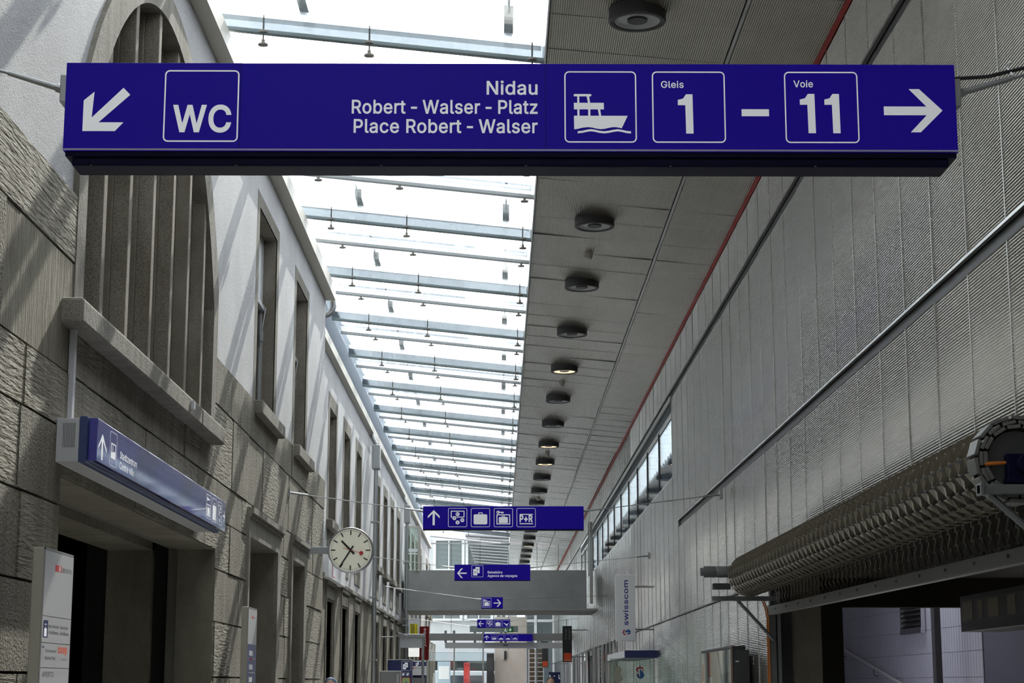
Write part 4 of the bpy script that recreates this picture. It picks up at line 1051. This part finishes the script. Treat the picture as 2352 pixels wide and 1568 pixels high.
MB().box(-3.0, 2.97, 76.25, 76.6, 3.355, 3.65).build('web', M_midgrey, bm, bevel=.01)
for px in (1025, 1044, 1091, 1110, 1150, 1160, 1241, 1290):
    x_ = (px-1146)/4150*77; MB().box(x_-.05, x_+.05, 76.28, 76.5, 3.275, 3.77).build('stub_post', M_midgrey, bm)
sd = structroot('door_30', (.3, 76.6, 0))
MB().box(-2.27, 2.8, 76.3, 76.75, 3.04, 3.27).build('header_box', M_grey, sd, bevel=.01)
MB().box(.15, .35, 76.28, 76.3, 3.14, 3.18).build('door_sensor', M_blk, sd)
for x_ in (-1.885, -.678, 1.55, 2.7): MB().box(x_-.03, x_+.03, 76.5, 76.56, 0, 3.04).build('door_stile', M_steel, sd)
MB().box(-1.85, -.71, 76.52, 76.53, 0, 3.04).build('door_leaf_glass', M_clear, sd); MB().box(1.58, 2.67, 76.52, 76.53, 0, 3.04).build('door_leaf_glass', M_clear, sd)
MB().box(-3, -1.92, 76.52, 76.53, 0, 3.3).build('side_light_glass', M_clear, sd)

ex = thing('exit_sign', 'green emergency exit sign with arrow hanging on a grey acrylic plate', 'exit sign', (-.2, 70, 3.65))
MB().box(-1.136, .714, 70, 70.02, 3.53, 3.765).build('acrylic_plate', M_plategrey, ex, bevel=.004); MB().box(.125, .52, 69.93, 70, 3.52, 3.735).build('green_panel', M_green, ex)
a = Art('-Y', 69.93, 0, 0, .125, 3.735, .395/100, .215/54)
a.disc(25, 12, 4); a.poly([(20, 18), (30, 18), (32, 30), (40, 44), (34, 47), (26, 34), (18, 46), (12, 43), (20, 30)]); a.frame(6, 6, 46, 48, 2); a.rect(69, 8, 76, 32); a.poly([(58, 28), (64, 25), (72.5, 34), (81, 25), (87, 28), (72.5, 46)]); a.build(ex)
for xa, xb, zb in ((-1.1, X2, 4.0), (.7, XR, 4.05)): MB().tube([(xa, 70, 3.74), (xb, 70, zb)], .008, 5).build('steel_rope', M_galv, ex)

# ------------------------------------------------------------------ things along the left, far
tm = thing('ticket_machine', 'dark blue ticket machine with white ticket box near the left wall', 'ticket machine', (-2.44, 45.3, 0), 'ticket machines')
MB().box(-2.733, -2.151, 45, 45.55, 0, 2.166).build('cabinet', M_navy, tm, bevel=.02)
a = Art('-Y', 45, 0, 0, -2.733, 2.166, .582/54, .582/54); a.docs(31, 3, 21); a.docs(32, 28, 8); a.docs(42, 28, 8)
a.rrect(33, 40, 50, 75, 3, mat('map green', (.35, .5, .2), .5)); a.poly([(38, 62), (42, 46), (46, 55), (42, 70)], M_sblue, 1); a.rect(30, 39, 52, 76, M_sred, -1); a.build(tm)
MB().box(-2.733, -2.151, 44.99, 45.55, 2.166, 2.18).build('top_cap', M_whitebk, tm)
tm2 = thing('ticket_machine', 'farther ticket machine with white name board, right of the nearer one', 'ticket machine', (-2.19, 50.3, 0), 'ticket machines')
MB().box(-2.42, -2.0, 50, 50.5, 0, 2.2).build('cabinet', M_navy, tm2, bevel=.02); MB().box(-2.40, -1.975, 49.9, 49.95, 1.82, 2.06).build('name_board', M_whitebk, tm2)
MB().box(-2.36, -2.02, 49.95, 50, .7, 1.75).build('screen_panel', M_midgrey, tm2); MB().box(-2.24, -2.2, 49.93, 50, 1.86, 2.0).build('board_bracket', M_galv, tm2)
a = Art('-Y', 49.9, 0, 0, -2.40, 2.06, .425/100, .425/100); a.rect(5, 8, 28, 17, M_sred); a.disc(22, 12.5, 3.6, M_white, 1); a.text('SBB CFF FFS', 32, 16, 6, 'L', 55, M_textgr); a.build(tm2)
a = Art('-Y', 50, 0, 0, -2.42, 2.2, .42/40, .42/40); a.docs(12, 1, 14); a.build(tm2)
gm = thing('vending_machine', 'plain grey cabinet in front of the blue ticket machine', 'cabinet', (-2.38, 40.2, 0))
MB().box(-2.607, -2.16, 40, 40.5, 0, 1.87).build('cabinet', M_midgrey, gm, bevel=.02); MB().box(-2.607, -2.16, 39.995, 40.5, 1.855, 1.872).build('top_edge', M_whitebk, gm); MB().box(-2.23, -2.19, 39.99, 40, .8, 1.8).build('side_script_panel', M_grey, gm)
wb = thing('illuminated_sign', 'white fascia box with lit panel on a chrome frame above the ticket machines', 'sign', (-2.3, 48, 0))
MB().box(-2.66, -1.97, 47.9, 48.4, 2.79, 2.87).build('top_rail', M_galv, wb, bevel=.008); MB().box(-2.60, -2.02, 47.95, 48.3, 2.52, 2.79).build('fascia_panel', M_grey, wb)
MB().box(-2.38, -2.10, 47.94, 48.1, 2.285, 2.51).build('lit_panel', mat('lit panel', (.9, .9, .86), .5, emit=(1, 1, .95), estr=.55), wb)
for x_ in (-2.62, -2.0): MB().tube([(x_, 48, 0), (x_, 48, 2.8)], .035, 10).build('post', M_galv, wb, smooth=True)
wu = thing('blade_sign', 'white blade sign with a yellow field and black upright lettering', 'sign', (-2.57, 55, 3.1))
MB().box(-2.741, -2.405, 55, 55.1, 2.55, 3.518).build('panel', M_whitebk, wu, bevel=.005); MB().box(X2+.07, -2.74, 55.03, 55.07, 3.3, 3.34).build('bracket', M_galv, wu); MB().box(X2+.07, -2.74, 55.03, 55.07, 2.7, 2.74).build('bracket', M_galv, wu)
a = Art('-Y', 55, 0, 0, -2.741, 3.518, .336/25, .336/25); a.rect(8, 2, 11, 3.4, M_sred); a.text('SBB CFF FFS', 12, 3.3, 1.1, 'L', 10, M_textgr)
a.rect(4, 11.5, 21, 65, M_yellow); a.text('WESTERN', 10, 64, 4, 'L', 44, M_textdk, 1, .03, True); a.text('UNION', 14.5, 50, 4, 'L', 30, M_textdk, 1, .03, True); a.text('TRANSFER', 19.5, 40, 2, 'L', 26, M_textdk, 1, .01, True)
for v in (12.5, 15, 17.5): a.rect(5, v, 14, v+1.3, M_textdk, 1)
a.build(wu)
rbn = thing('red_banner', 'red blade sign with white upright lettering beside the yellow one', 'sign', (-2.47, 60, 2.9))
MB().box(-2.631, -2.307, 60, 60.12, 2.355, 3.439).build('panel', M_redban, rbn, bevel=.005); MB().box(X2+.07, -2.63, 60.04, 60.08, 3.2, 3.24).build('bracket', M_galv, rbn); MB().box(X2+.07, -2.63, 60.04, 60.08, 2.6, 2.64).build('bracket', M_galv, rbn)
a = Art('-Y', 60, 0, 0, -2.631, 3.439, .324/22, .324/22); a.text('journée', 15, 44, 6, 'L', 40, None, 0, .0, True); a.build(rbn)
fl = thing('floodlight', 'grey box floodlight tilted on a bracket on the far wing wall', 'floodlight', (-2.4, 45, 2.75))
P_ = [(-2.50, 44.9, 2.84), (-2.36, 44.9, 2.80), (-2.26, 44.9, 2.74), (-2.36, 44.9, 2.64), (-2.46, 44.9, 2.72)]
MB().prism(P_, (0, .2, 0)).build('lamp_body', M_midgrey, fl, bevel=.008); MB().tube([(-2.46, 45, 2.78), (-2.6, 45, 2.72), (X2+.06, 45, 2.72)], .015, 8).build('bracket', M_midgrey, fl)

# ------------------------------------------------------------------ things along the right
sw = thing('blade_sign', 'white blade sign with dark blue upright lettering and a red and blue emblem', 'sign', (2.42, 35, 3.0))
MB().box(2.227, 2.605, 35, 35.12, 2.394, 3.651).build('panel', M_whitebk, sw, bevel=.006)
for z in (3.43, 2.62): MB().tube([(2.6, 35.06, z), (XR, 35.06, z)], .018, 8).build('bracket', M_steel, sw, smooth=True)
a = Art('-Y', 35, 1413, 1320, 2.227, 3.651, .378/47, 1.257/152)
a.text('swisscom', 1443, 1436, 11.0, 'L', 104, M_swnavy, 0, .018, True)
def emblem(a, cx, cy, s, rot):
    f = (lambda x, y: (cx-y*s, cy-x*s)) if rot else (lambda x, y: (cx+x*s, cy-y*s))
    # rot: emblem lies on its side, reading upwards
    a.poly([f(x, y) for x, y in ((0, .62), (.28, .60), (.52, .40), (.50, .12), (.36, 0), (.36, .2), (.22, .36), (0, .40), (-.25, .34), (-.30, .1), (-.12, -.35), (-.34, -.1), (-.55, .18), (-.5, .42), (-.28, .58))], M_sred, 0)
    a.poly([f(x, y) for x, y in ((0, .42), (.42, -.12), (.60, -.40), (.55, -.75), (.22, -1.0), (.0, -1.0))], M_sblue, 1)
    a.poly([f(x, y) for x, y in ((-.18, -.35), (-.02, -.95), (-.25, -.92), (-.40, -.65), (-.38, -.3))], M_swnavy, 1)
    a.poly([f(x, y) for x, y in ((-.04, .88), (.04, .88), (.07, .6), (-.07, .6))], M_sblue, 1)
    a.poly([f(x, y) for x, y in ((-.02, .38), (-.02, -.72), (-.14, -.3), (-.27, .0), (-.24, .2))], M_white, 1)
emblem(a, 1437, 1452, 11.5, True); a.build(sw)
og = thing('blade_sign', 'black blade sign with an orange square at its foot, near the far beam', 'sign', (2.3, 62, 2.9), 'black blade signs with an orange square')
MB().box(2.139, 2.456, 62, 62.1, 2.308, 3.515).build('panel', M_blk, og, bevel=.005); MB().box(2.18, 2.43, 61.992, 62, 2.335, 2.61).build('orange_square', M_orangesq, og)
for z in (3.38, 2.49): MB().tube([(2.45, 62.05, z), (XR, 62.05, z)], .02, 8).build('bracket', M_galv, og, smooth=True)
MB().tube([(2.28, 62.05, 3.5), (2.28, 62.05, 3.75)], .012, 6).build('hanger', M_galv, og)
a = Art('-Y', 62, 1292, 1437, 2.139, 3.515, .317/22, 1.207/83); a.text('Orange', 1301.5, 1468, 4.4, 'L', 25, M_textgr, 0, 0, True); a.text('Citydisc', 1310, 1468, 4.4, 'L', 26, M_textgr, 0, 0, True); a.at -= .008; a.text('orange', 1303.5, 1516.5, 2, 'C', 17, M_white, 1); a.build(og)
og2 = thing('blade_sign', 'smaller looking black and orange blade sign seen beyond the sliding door', 'sign', (2.0, 80, 2.7), 'black blade signs with an orange square')
MB().box(1.861, 2.124, 80, 80.1, 2.29, 3.4).build('panel', M_anthr, og2); MB().box(1.88, 2.10, 79.99, 80, 2.31, 2.55).build('orange_square', M_orangesq, og2)
for z in (2.45, 3.3): MB().tube([(2.12, 80.05, z), (2.97, 80.05, z)], .02, 6).build('bracket', M_galv, og2)
cp = thing('shop_canopy', 'thin blue and lavender sign canopy projecting over the glass screen by the shop', 'canopy', (2.65, 37, 2.1))
MB().box(2.361, XR+.01, 34.5, 39.9, 2.075, 2.212).build('canopy_box', M_navy, cp, bevel=.004)
q = MB()
for i in range(6): q.box(2.352, 2.361, 34.52+.9*i, 35.38+.9*i, 2.08, 2.207)
q.build('edge_plate', M_whitebk, cp)
q = MB()
for x_ in (2.45, 2.82): q.lathe([(.012, -.004), (.012, .004), (0, .004)], (x_, 34.497, 2.15), 'Y', 10)
q.build('screw', M_gold, cp)
gl = thing('glass_partition', 'greenish glass screen with red and blue emblem below the blue canopy', 'glass screen', (2.5, 34.9, 0))
MB().box(2.10, XR-.01, 34.9, 34.92, .1, 2.07).build('glass_panel', M_clear2, gl); MB().box(2.08, XR-.01, 34.87, 34.95, 0, .1).build('floor_shoe', M_steel, gl)
a = Art('-Y', 34.9, 1460, 1520, 2.60, 1.994, .378/47, .378/47); emblem(a, 1469, 1541, 17, False); a.text('swisscom', 1505, 1578, 9, 'C', 85, M_white, 0, .03)
a.poly([(1412, 1532), (1420, 1528), (1426, 1535), (1424, 1548), (1430, 1560), (1418, 1570), (1405, 1562), (1408, 1548)], mat('ghost emblem', (.3, .29, .22), .8), 0); a.build(gl)  # ghost beside the emblem drawn as a dull flat patch
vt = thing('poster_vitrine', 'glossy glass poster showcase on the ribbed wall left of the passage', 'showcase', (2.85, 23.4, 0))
MB().box(2.77, 2.93, 21.78, 25.15, .5, 2.04).build('case', M_blk, vt, bevel=.008); MB().box(2.765, 2.77, 21.82, 25.1, .55, 2.0).build('reflection_sheet', M_whitebk, vt)  # pale sheet carries the painted reflection
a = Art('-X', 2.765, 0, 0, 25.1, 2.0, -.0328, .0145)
for u0, v0, u1, v1, m_ in ((1, 0, 9, 10, M_pale), (1, 10, 9, 26, M_redban), (1, 28, 9, 45, M_pale), (1, 50, 9, 100, M_galv), (22, 0, 38, 22, M_redban), (36, 0, 62, 100, M_grey), (40, 0, 46, 100, M_midgrey), (62, 20, 80, 70, M_pale), (66, 0, 76, 18, M_whitebk), (80, 18, 98, 100, M_grey), (86, 40, 91, 100, M_sblue)): a.new('reflection_patch'); a.rect(u0, v0, u1, v1, m_)  # flat colours paint the bright hall reflected in the showcase glass
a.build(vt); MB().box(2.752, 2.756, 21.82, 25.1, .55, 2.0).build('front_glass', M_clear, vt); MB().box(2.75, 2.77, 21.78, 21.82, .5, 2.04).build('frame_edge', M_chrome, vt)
MB().box(2.79, 2.965, 21.74, 21.8, .6, 1.99).build('wall_bracket', M_anthr, vt); MB().box(2.80, 2.84, 21.735, 21.74, 1.85, 1.865).build('name_plate', M_whitebk, vt)
ns = thing('number_sticker', 'small grey number on the ribbed wall right of the poster showcase', 'sticker', (XR, 21.4, 1.86))
a = Art('-X', XR, 0, 0, 21.45, 1.92, -.1/10, .1/10); a.text('2', 0, 10, 8, 'L', 7, M_textgr); a.build(ns)

# shop fronts further down
sf = MB()
for r in rect_sub((46, 76, 0, 2.69), [(57.3, 61.3, 0, 2.5)]): sf.box(XR+.05, XR+.3, *r)
sf.box(XR+.6, XR+.7, 57, 61.6, 0, 2.69, 1)
struct('wall_shops', sf, [M_midgrey, M_blk])
fp = 0
for y_ in (47.2, 48.6, 50.2, 52.0, 54.2, 56.6, 57.2, 61.5, 64.0, 67.0, 70.0, 73.0):
    o = thing('shop_front_post', '%s chrome post of the shop fronts, counted from the glass screen' % ORD[fp], 'post', (XR, y_, 0), 'chrome posts of the shop fronts'); fp += 1
    MB().box(XR-.07, XR+.0, y_-.06, y_+.06, .04, 2.68).build('post', M_chrome if fp % 2 else M_steel, o, bevel=.01); MB().box(XR-.08, XR+.0, y_-.09, y_+.09, 0, .04).build('foot_plate', M_galv, o)
sg = structroot('window_31', (XR, 60, 0)); MB().box(XR+.01, XR+.02, 46.5, 57.2, .05, 2.65).build('shop_glass', M_darkpane, sg); MB().box(XR+.01, XR+.02, 61.5, 76, .05, 2.65).build('shop_glass', M_darkpane, sg)
bp = thing('blue_panel', 'blue panel with white strokes low behind the person on the right', 'sign', (2.1, 70, 0))
MB().box(1.875, 2.321, 70, 70.1, .9, 2.024).build('panel', M_navy, bp); MB().box(2.07, 2.13, 70.03, 70.07, 0, .9).build('post', M_galv, bp)
a = Art('-Y', 70, 1260, 1543, 1.875, 2.024, .446/27, .446/27); a.rect(1262, 1549, 1264, 1558); a.rect(1283, 1549, 1284.5, 1558); a.rect(1284, 1557, 1287, 1558.5); a.arrow(1271, 1550, 4, 'R'); a.build(bp)

# ------------------------------------------------------------------ people (only the tops of their heads show)
def person(label, x, y, h, hairm, coatm, cap):
    r = thing('person', label, 'person', (x, y, 0)); s = h/1.74
    V_ = [(0,0,.95,.15,.115),(0,0,1.12,.145,.105),(0,0,1.32,.165,.11),(0,0,1.44,.13,.085),(0,0,1.52,.058,.058),(0,-.012,1.58,.06,.075),(0,-.02,1.63,.078,.092),(0,-.012,1.69,.072,.088)]
    ed = [(i, i+1) for i in range(7)]
    def chain(root, pts):
        p = root
        for q_ in pts: V_.append(q_); ed.append((p, len(V_)-1)); p = len(V_)-1
    for sg_ in (-1, 1):
        chain(3, [(sg_*.19,0,1.41,.062,.06),(sg_*.235,.01,1.13,.045,.045),(sg_*.24,-.06,.90,.033,.033),(sg_*.238,-.085,.81,.036,.022)])
        hi = len(V_)-1
        for fx, fl_ in ((-.024,.075),(-.008,.085),(.008,.08),(.024,.065)): chain(hi, [(sg_*.238+fx*.3,-.095+fx,.775,.010,.010),(sg_*.236+fx*.3,-.09+fx,.775-fl_*.55,.009,.009),(sg_*.226+fx*.3,-.08+fx,.775-fl_,.008,.008)])
        chain(hi, [(sg_*.215,-.12,.79,.010,.010),(sg_*.21,-.13,.75,.009,.009)])
        st_ = sg_*.07
        chain(0, [(sg_*.095,0,.86,.085,.085),(sg_*.1,-.02+st_,.48,.058,.06),(sg_*.1,.02+st_*1.6,.09,.042,.045),(sg_*.105,-.12+st_*1.6,.035,.042,.03)])
    me = bpy.data.meshes.new('body'); me.from_pydata([(a*s, c*s, d*s) for a, c, d, _, _ in V_], ed, []); ob = bpy.data.objects.new('body', me); COL.objects.link(ob); ob.parent = r
    sk = ob.modifiers.new('skin', 'SKIN')
    for i, v in enumerate(me.skin_vertices[0].data): v.radius = (V_[i][3]*s, V_[i][4]*s); v.use_root = i == 0
    sk.use_smooth_shade = True; ob.modifiers.new('sub', 'SUBSURF').render_levels = 2; ob.modifiers['sub'].levels = 1
    for m_ in (coatm, M_skin): me.materials.append(m_)
    # clothing as shaped tubes over the body
    q = MB()
    ring = lambda z, rx, ry, oy=0: [(x+rx*s*math.cos(2*math.pi*k/20), y+(oy+ry*math.sin(2*math.pi*k/20))*s, z*s) for k in range(20)]
    def loft(mb, rs):
        vs = [p for r_ in rs for p in r_]; n_ = 20
        mb.add(vs, [(i*n_+k, i*n_+(k+1) % n_, (i+1)*n_+(k+1) % n_, (i+1)*n_+k) for i in range(len(rs)-1) for k in range(n_)])
    hd = MB(); loft(hd, [ring(1.50, .05, .055), ring(1.53, .055, .075, -.015), ring(1.56, .068, .095, -.015), ring(1.61, .077, .103, -.01), ring(1.66, .078, .102, -.005), ring(1.70, .066, .088, 0), ring(1.725, .035, .05, 0), ring(1.733, .002, .002, 0)])
    hd.tube([(x, y-.105*s, 1.63*s), (x, y-.128*s, 1.595*s), (x, y-.112*s, 1.585*s)], [.008, .013, .008], 8)
    for sg_ in (-1, 1):
        hd.lathe([(0, -.008), (.012, -.006), (.016, 0), (.012, .006), (0, .008)], (x+sg_*.03*s, y-.094*s, 1.632*s), 'Y', 10)
        hd.lathe([(0, -.008), (.014, -.006), (.03, 0), (.014, .008)], (x+sg_*.08*s, y, 1.62*s), 'X', 10)
    hd.tube([(x-.025*s, y-.105*s, 1.565*s), (x, y-.113*s, 1.563*s), (x+.025*s, y-.105*s, 1.565*s)], .005, 6); hd.build('head', M_skin, r, smooth=True)
    hr_ = MB(); loft(hr_, [ring(1.60, .082, .088, .028), ring(1.65, .087, .098, .012), ring(1.69, .08, .098, .005), ring(1.725, .055, .066, 0), ring(1.742, .002, .002, 0)]); hr_.build('knit_cap' if cap else 'hair', hairm, r, smooth=True)
    if cap:
        q2 = MB(); loft(q2, [ring(1.625, .088, .108, 0), ring(1.63, .094, .114, 0), ring(1.66, .094, .114, 0), ring(1.665, .086, .105, 0)]); q2.build('cap_brim', M_cap, r, smooth=True)
    tp = MB(); loft(tp, [ring(.92, .175, .135), ring(1.1, .168, .125), ring(1.3, .185, .132), ring(1.42, .165, .11), ring(1.48, .085, .08), ring(1.50, .07, .072)]); tp.build('jacket', coatm, r, smooth=True)
    for sg_ in (-1, 1):
        pn = MB(); st_ = sg_*.07
        pn.tube([(x+sg_*.085*s, y, .95*s), (x+sg_*.098*s, y-.01*s, .75*s), (x+sg_*.1*s, y+(-.02+st_)*s, .48*s), (x+sg_*.1*s, y+(.02+st_*1.6)*s, .07*s)], [.11*s, .098*s, .075*s, .062*s], 14); pn.build('trouser_leg', M_trousers, r, smooth=True)
        sv = MB(); sv.tube([(x+sg_*.16*s, y, 1.43*s), (x+sg_*.205*s, y+.002*s, 1.36*s), (x+sg_*.235*s, y+.01*s, 1.13*s), (x+sg_*.24*s, y-.055*s, .88*s)], [.06*s, .072*s, .058*s, .046*s], 12); sv.build('sleeve', coatm, r, smooth=True)
        so_ = MB(); so_.tube([(x+sg_*.1*s, y+(.06+st_*1.6)*s, .045*s), (x+sg_*.103*s, y+(-.06+st_*1.6)*s, .04*s), (x+sg_*.105*s, y+(-.17+st_*1.6)*s, .028*s)], [.04, .045, .028], 10); so_.build('shoe', M_blk, r, smooth=True)
person('person in a blue grey knit cap walking by the left wall below the clock', -2.2, 24.0, 1.68, M_cap, M_coat, True)
person('person with short brown hair walking on the right near the black doorway', 1.2, 43.0, 1.755, M_hair, M_coat2, False)

# ------------------------------------------------------------------ outside the far door
pl = MB(); pl.box(-.222, 1.253, 84, 85, 0, 4.6)
struct('wall_outside', pl, M_beige)
wlp = thing('wall_lamp', 'black upright wall lamp on the beige pillar outside', 'lamp', (.3, 84, 2.85))
MB().box(.22, .31, 83.9, 84, 2.66, 3.06).build('lamp_body', M_blk, wlp); MB().box(.16, .22, 83.95, 84, 2.66, 3.06).build('back_plate', M_grey, wlp)
rk = thing('railing_grid', 'white metal grid of rails right of the beige pillar outside', 'railing', (1.65, 82, 0))
q = MB()
for k in range(14): q.box(1.31, 1.97, 82, 82.03, .3+.2*k, .33+.2*k)
for x_ in (1.30, 1.58, 1.95): q.box(x_, x_+.04, 81.98, 82.04, 0, 3.1)
q.build('bars', M_whitebk, rk); MB().box(1.3, 1.98, 82.2, 82.3, 0, 3.1).build('brown_board', mat('brown board', (.1, .07, .045), .8), rk)

bd = thing('white_building', 'white rendered building with large windows across the street beyond the glass end', 'building', (0, 105, 0))
q = MB(); q.box(-9, 1.0, 104, 114, 3.32, 10.2); q.build('wall', M_facade, bd)
q = MB(); q.box(-9, 1.0, 103.8, 104, 6.9, 7.25); q.box(-9, 1.0, 103.8, 104, 5.95, 6.1); q.build('string_course', M_facade, bd)
def bwin(x0, x1, z0, z1):
    w = MB(); w.box(x0, x1, 103.75, 104.02, z0, z0+.12); w.box(x0, x1, 103.75, 104.02, z1-.12, z1); w.box(x0, x0+.16, 103.75, 104.02, z0+.12, z1-.12); w.box(x1-.16, x1, 103.75, 104.02, z0+.12, z1-.12); w.box((x0+x1)/2-.03, (x0+x1)/2+.03, 103.8, 103.98, z0+.12, z1-.12)
    f = w.build('window', M_white, bd); p_ = MB(); p_.box(x0+.16, x1-.16, 103.9, 104.02, z0+.12, z1-.12); p_.build('pane', mat('street window pane', (.16, .19, .19), .15), f)
bwin(-3.8, -2.0, 7.9, 9.75); bwin(-1.95, -.3, 7.9, 9.75)
bwin(-2.0, -.35, 5.1, 5.75); bwin(-4.2, -2.1, 5.1, 5.75); bwin(-.3, .5, 5.1, 5.75)
q = MB()
for k in range(13): q.prism([(-1.95+.06*k, 103.2, 9.9-.17*k), (.55, 103.2, 9.75-.17*k), (.55, 103.35, 9.65-.17*k), (-1.95+.06*k, 103.35, 9.8-.17*k)], (0, .02, .05))
q.prism([(-1.98, 103.4, 10.0), (.56, 103.4, 9.9), (.56, 103.4, 7.6), (-1.2, 103.4, 7.6)], (0, .1, 0)); q.build('grey_louvre_screen', mat('grey louvre', (.3, .31, .32), .5), bd)
q = MB(); q.box(-9, -.5, 103.95, 104.5, 0, 2.9); q.build('shop_window', M_pane, bd); q = MB(); q.box(-9, 1, 107, 107.2, 0, 2.9); q.build('shop_back', mat('shop interior', (.35, .38, .38), .8), bd)
q = MB(); q.box(-9, 1, 103.6, 104.6, 2.85, 3.3); q.build('shop_fascia', mat('pale blue fascia', (.45, .52, .56), .5), bd)
hb = thing('station_building', 'white framed station building with glass front seen right of the beige pillar', 'building', (4, 100, 0))
q = MB()
for x_ in (1.9, 2.9, 4.2, 6): q.box(x_, x_+.15, 100, 100.2, 0, 6.4)
for z in (3.6, 4.9, 5.9, 6.25): q.box(1.5, 8, 99.97, 99.995, z, z+.14)
q.build('white_frame', M_white, hb); MB().box(1.5, 8, 100.3, 100.32, 0, 6.3).build('glass_front', M_pane, hb); MB().box(1.5, 8, 108, 108.2, 0, 7).build('back_wall', M_grey, hb); MB().box(1.3, 8.2, 99.5, 108, 6.4, 6.7).build('flat_roof', M_whitebk, hb)
# street pieces glimpsed through the door
for (x0, x1, y_, z0, z1, m_, nm, lab, cat) in ((-1.75, -1.45, 90, 0, 2.6, M_redban, 'advertising_pillar', 'red advertising panel standing in the street left of the door', 'advertising panel'),
        (-.58, -.24, 83.5, 1.2, 2.95, M_blk, 'video_screen', 'dark blue upright screen beside the beige pillar', 'screen'),
        (-2.9, -2.3, 86, 0, 2.6, M_pale, 'street_kiosk', 'pale blue kiosk outside the far door on the left', 'kiosk')):
    r = thing(nm, lab, cat, ((x0+x1)/2, y_, 0))
    MB().box(x0, x1, y_, y_+.3, max(z0, .15), z1).build('panel', m_, r, bevel=.01); MB().box(x0+.05, x1-.05, y_+.05, y_+.25, 0, max(z0, .15)).build('base', M_midgrey, r)
    MB().box(x0+.05, x1-.05, y_-.01, y_, z1-.8, z1-.2).build('poster_field', {'video_screen': M_anthr, 'advertising_pillar': M_sred, 'street_kiosk': M_whitebk}[nm], r)
vn = thing('parked_van', 'pale van parked in the street beyond the sliding door', 'van', (-1.2, 94, 0))
q = MB(); q.prism([(-3.4, 94, .35), (1.2, 94, .35), (1.2, 94, 1.2), (.75, 94, 1.3), (.3, 94, 2.2), (-3.3, 94, 2.25), (-3.4, 94, 1.9)], (0, 1.9, 0)); q.build('body', mat('van paint', (.5, .56, .6), .3, coat=.5), vn, bevel=.05)
q = MB(); q.prism([(-.6, 93.98, 1.35), (.6, 93.98, 1.35), (.22, 93.98, 2.05), (-.6, 93.98, 2.05)], (0, .02, 0)); q.box(-2.9, -.8, 93.98, 94, 1.35, 2.0); q.build('side_window', mat('van glass', (.05, .06, .07), .1), vn)
for x_ in (-2.6, .45):
    w = MB(); w.lathe([(0, -.02), (.2, -.02), (.33, 0), (.34, .2)], (x_, 93.95, .34), 'Y', 24); w.build('wheel', M_blk, vn, smooth=True)
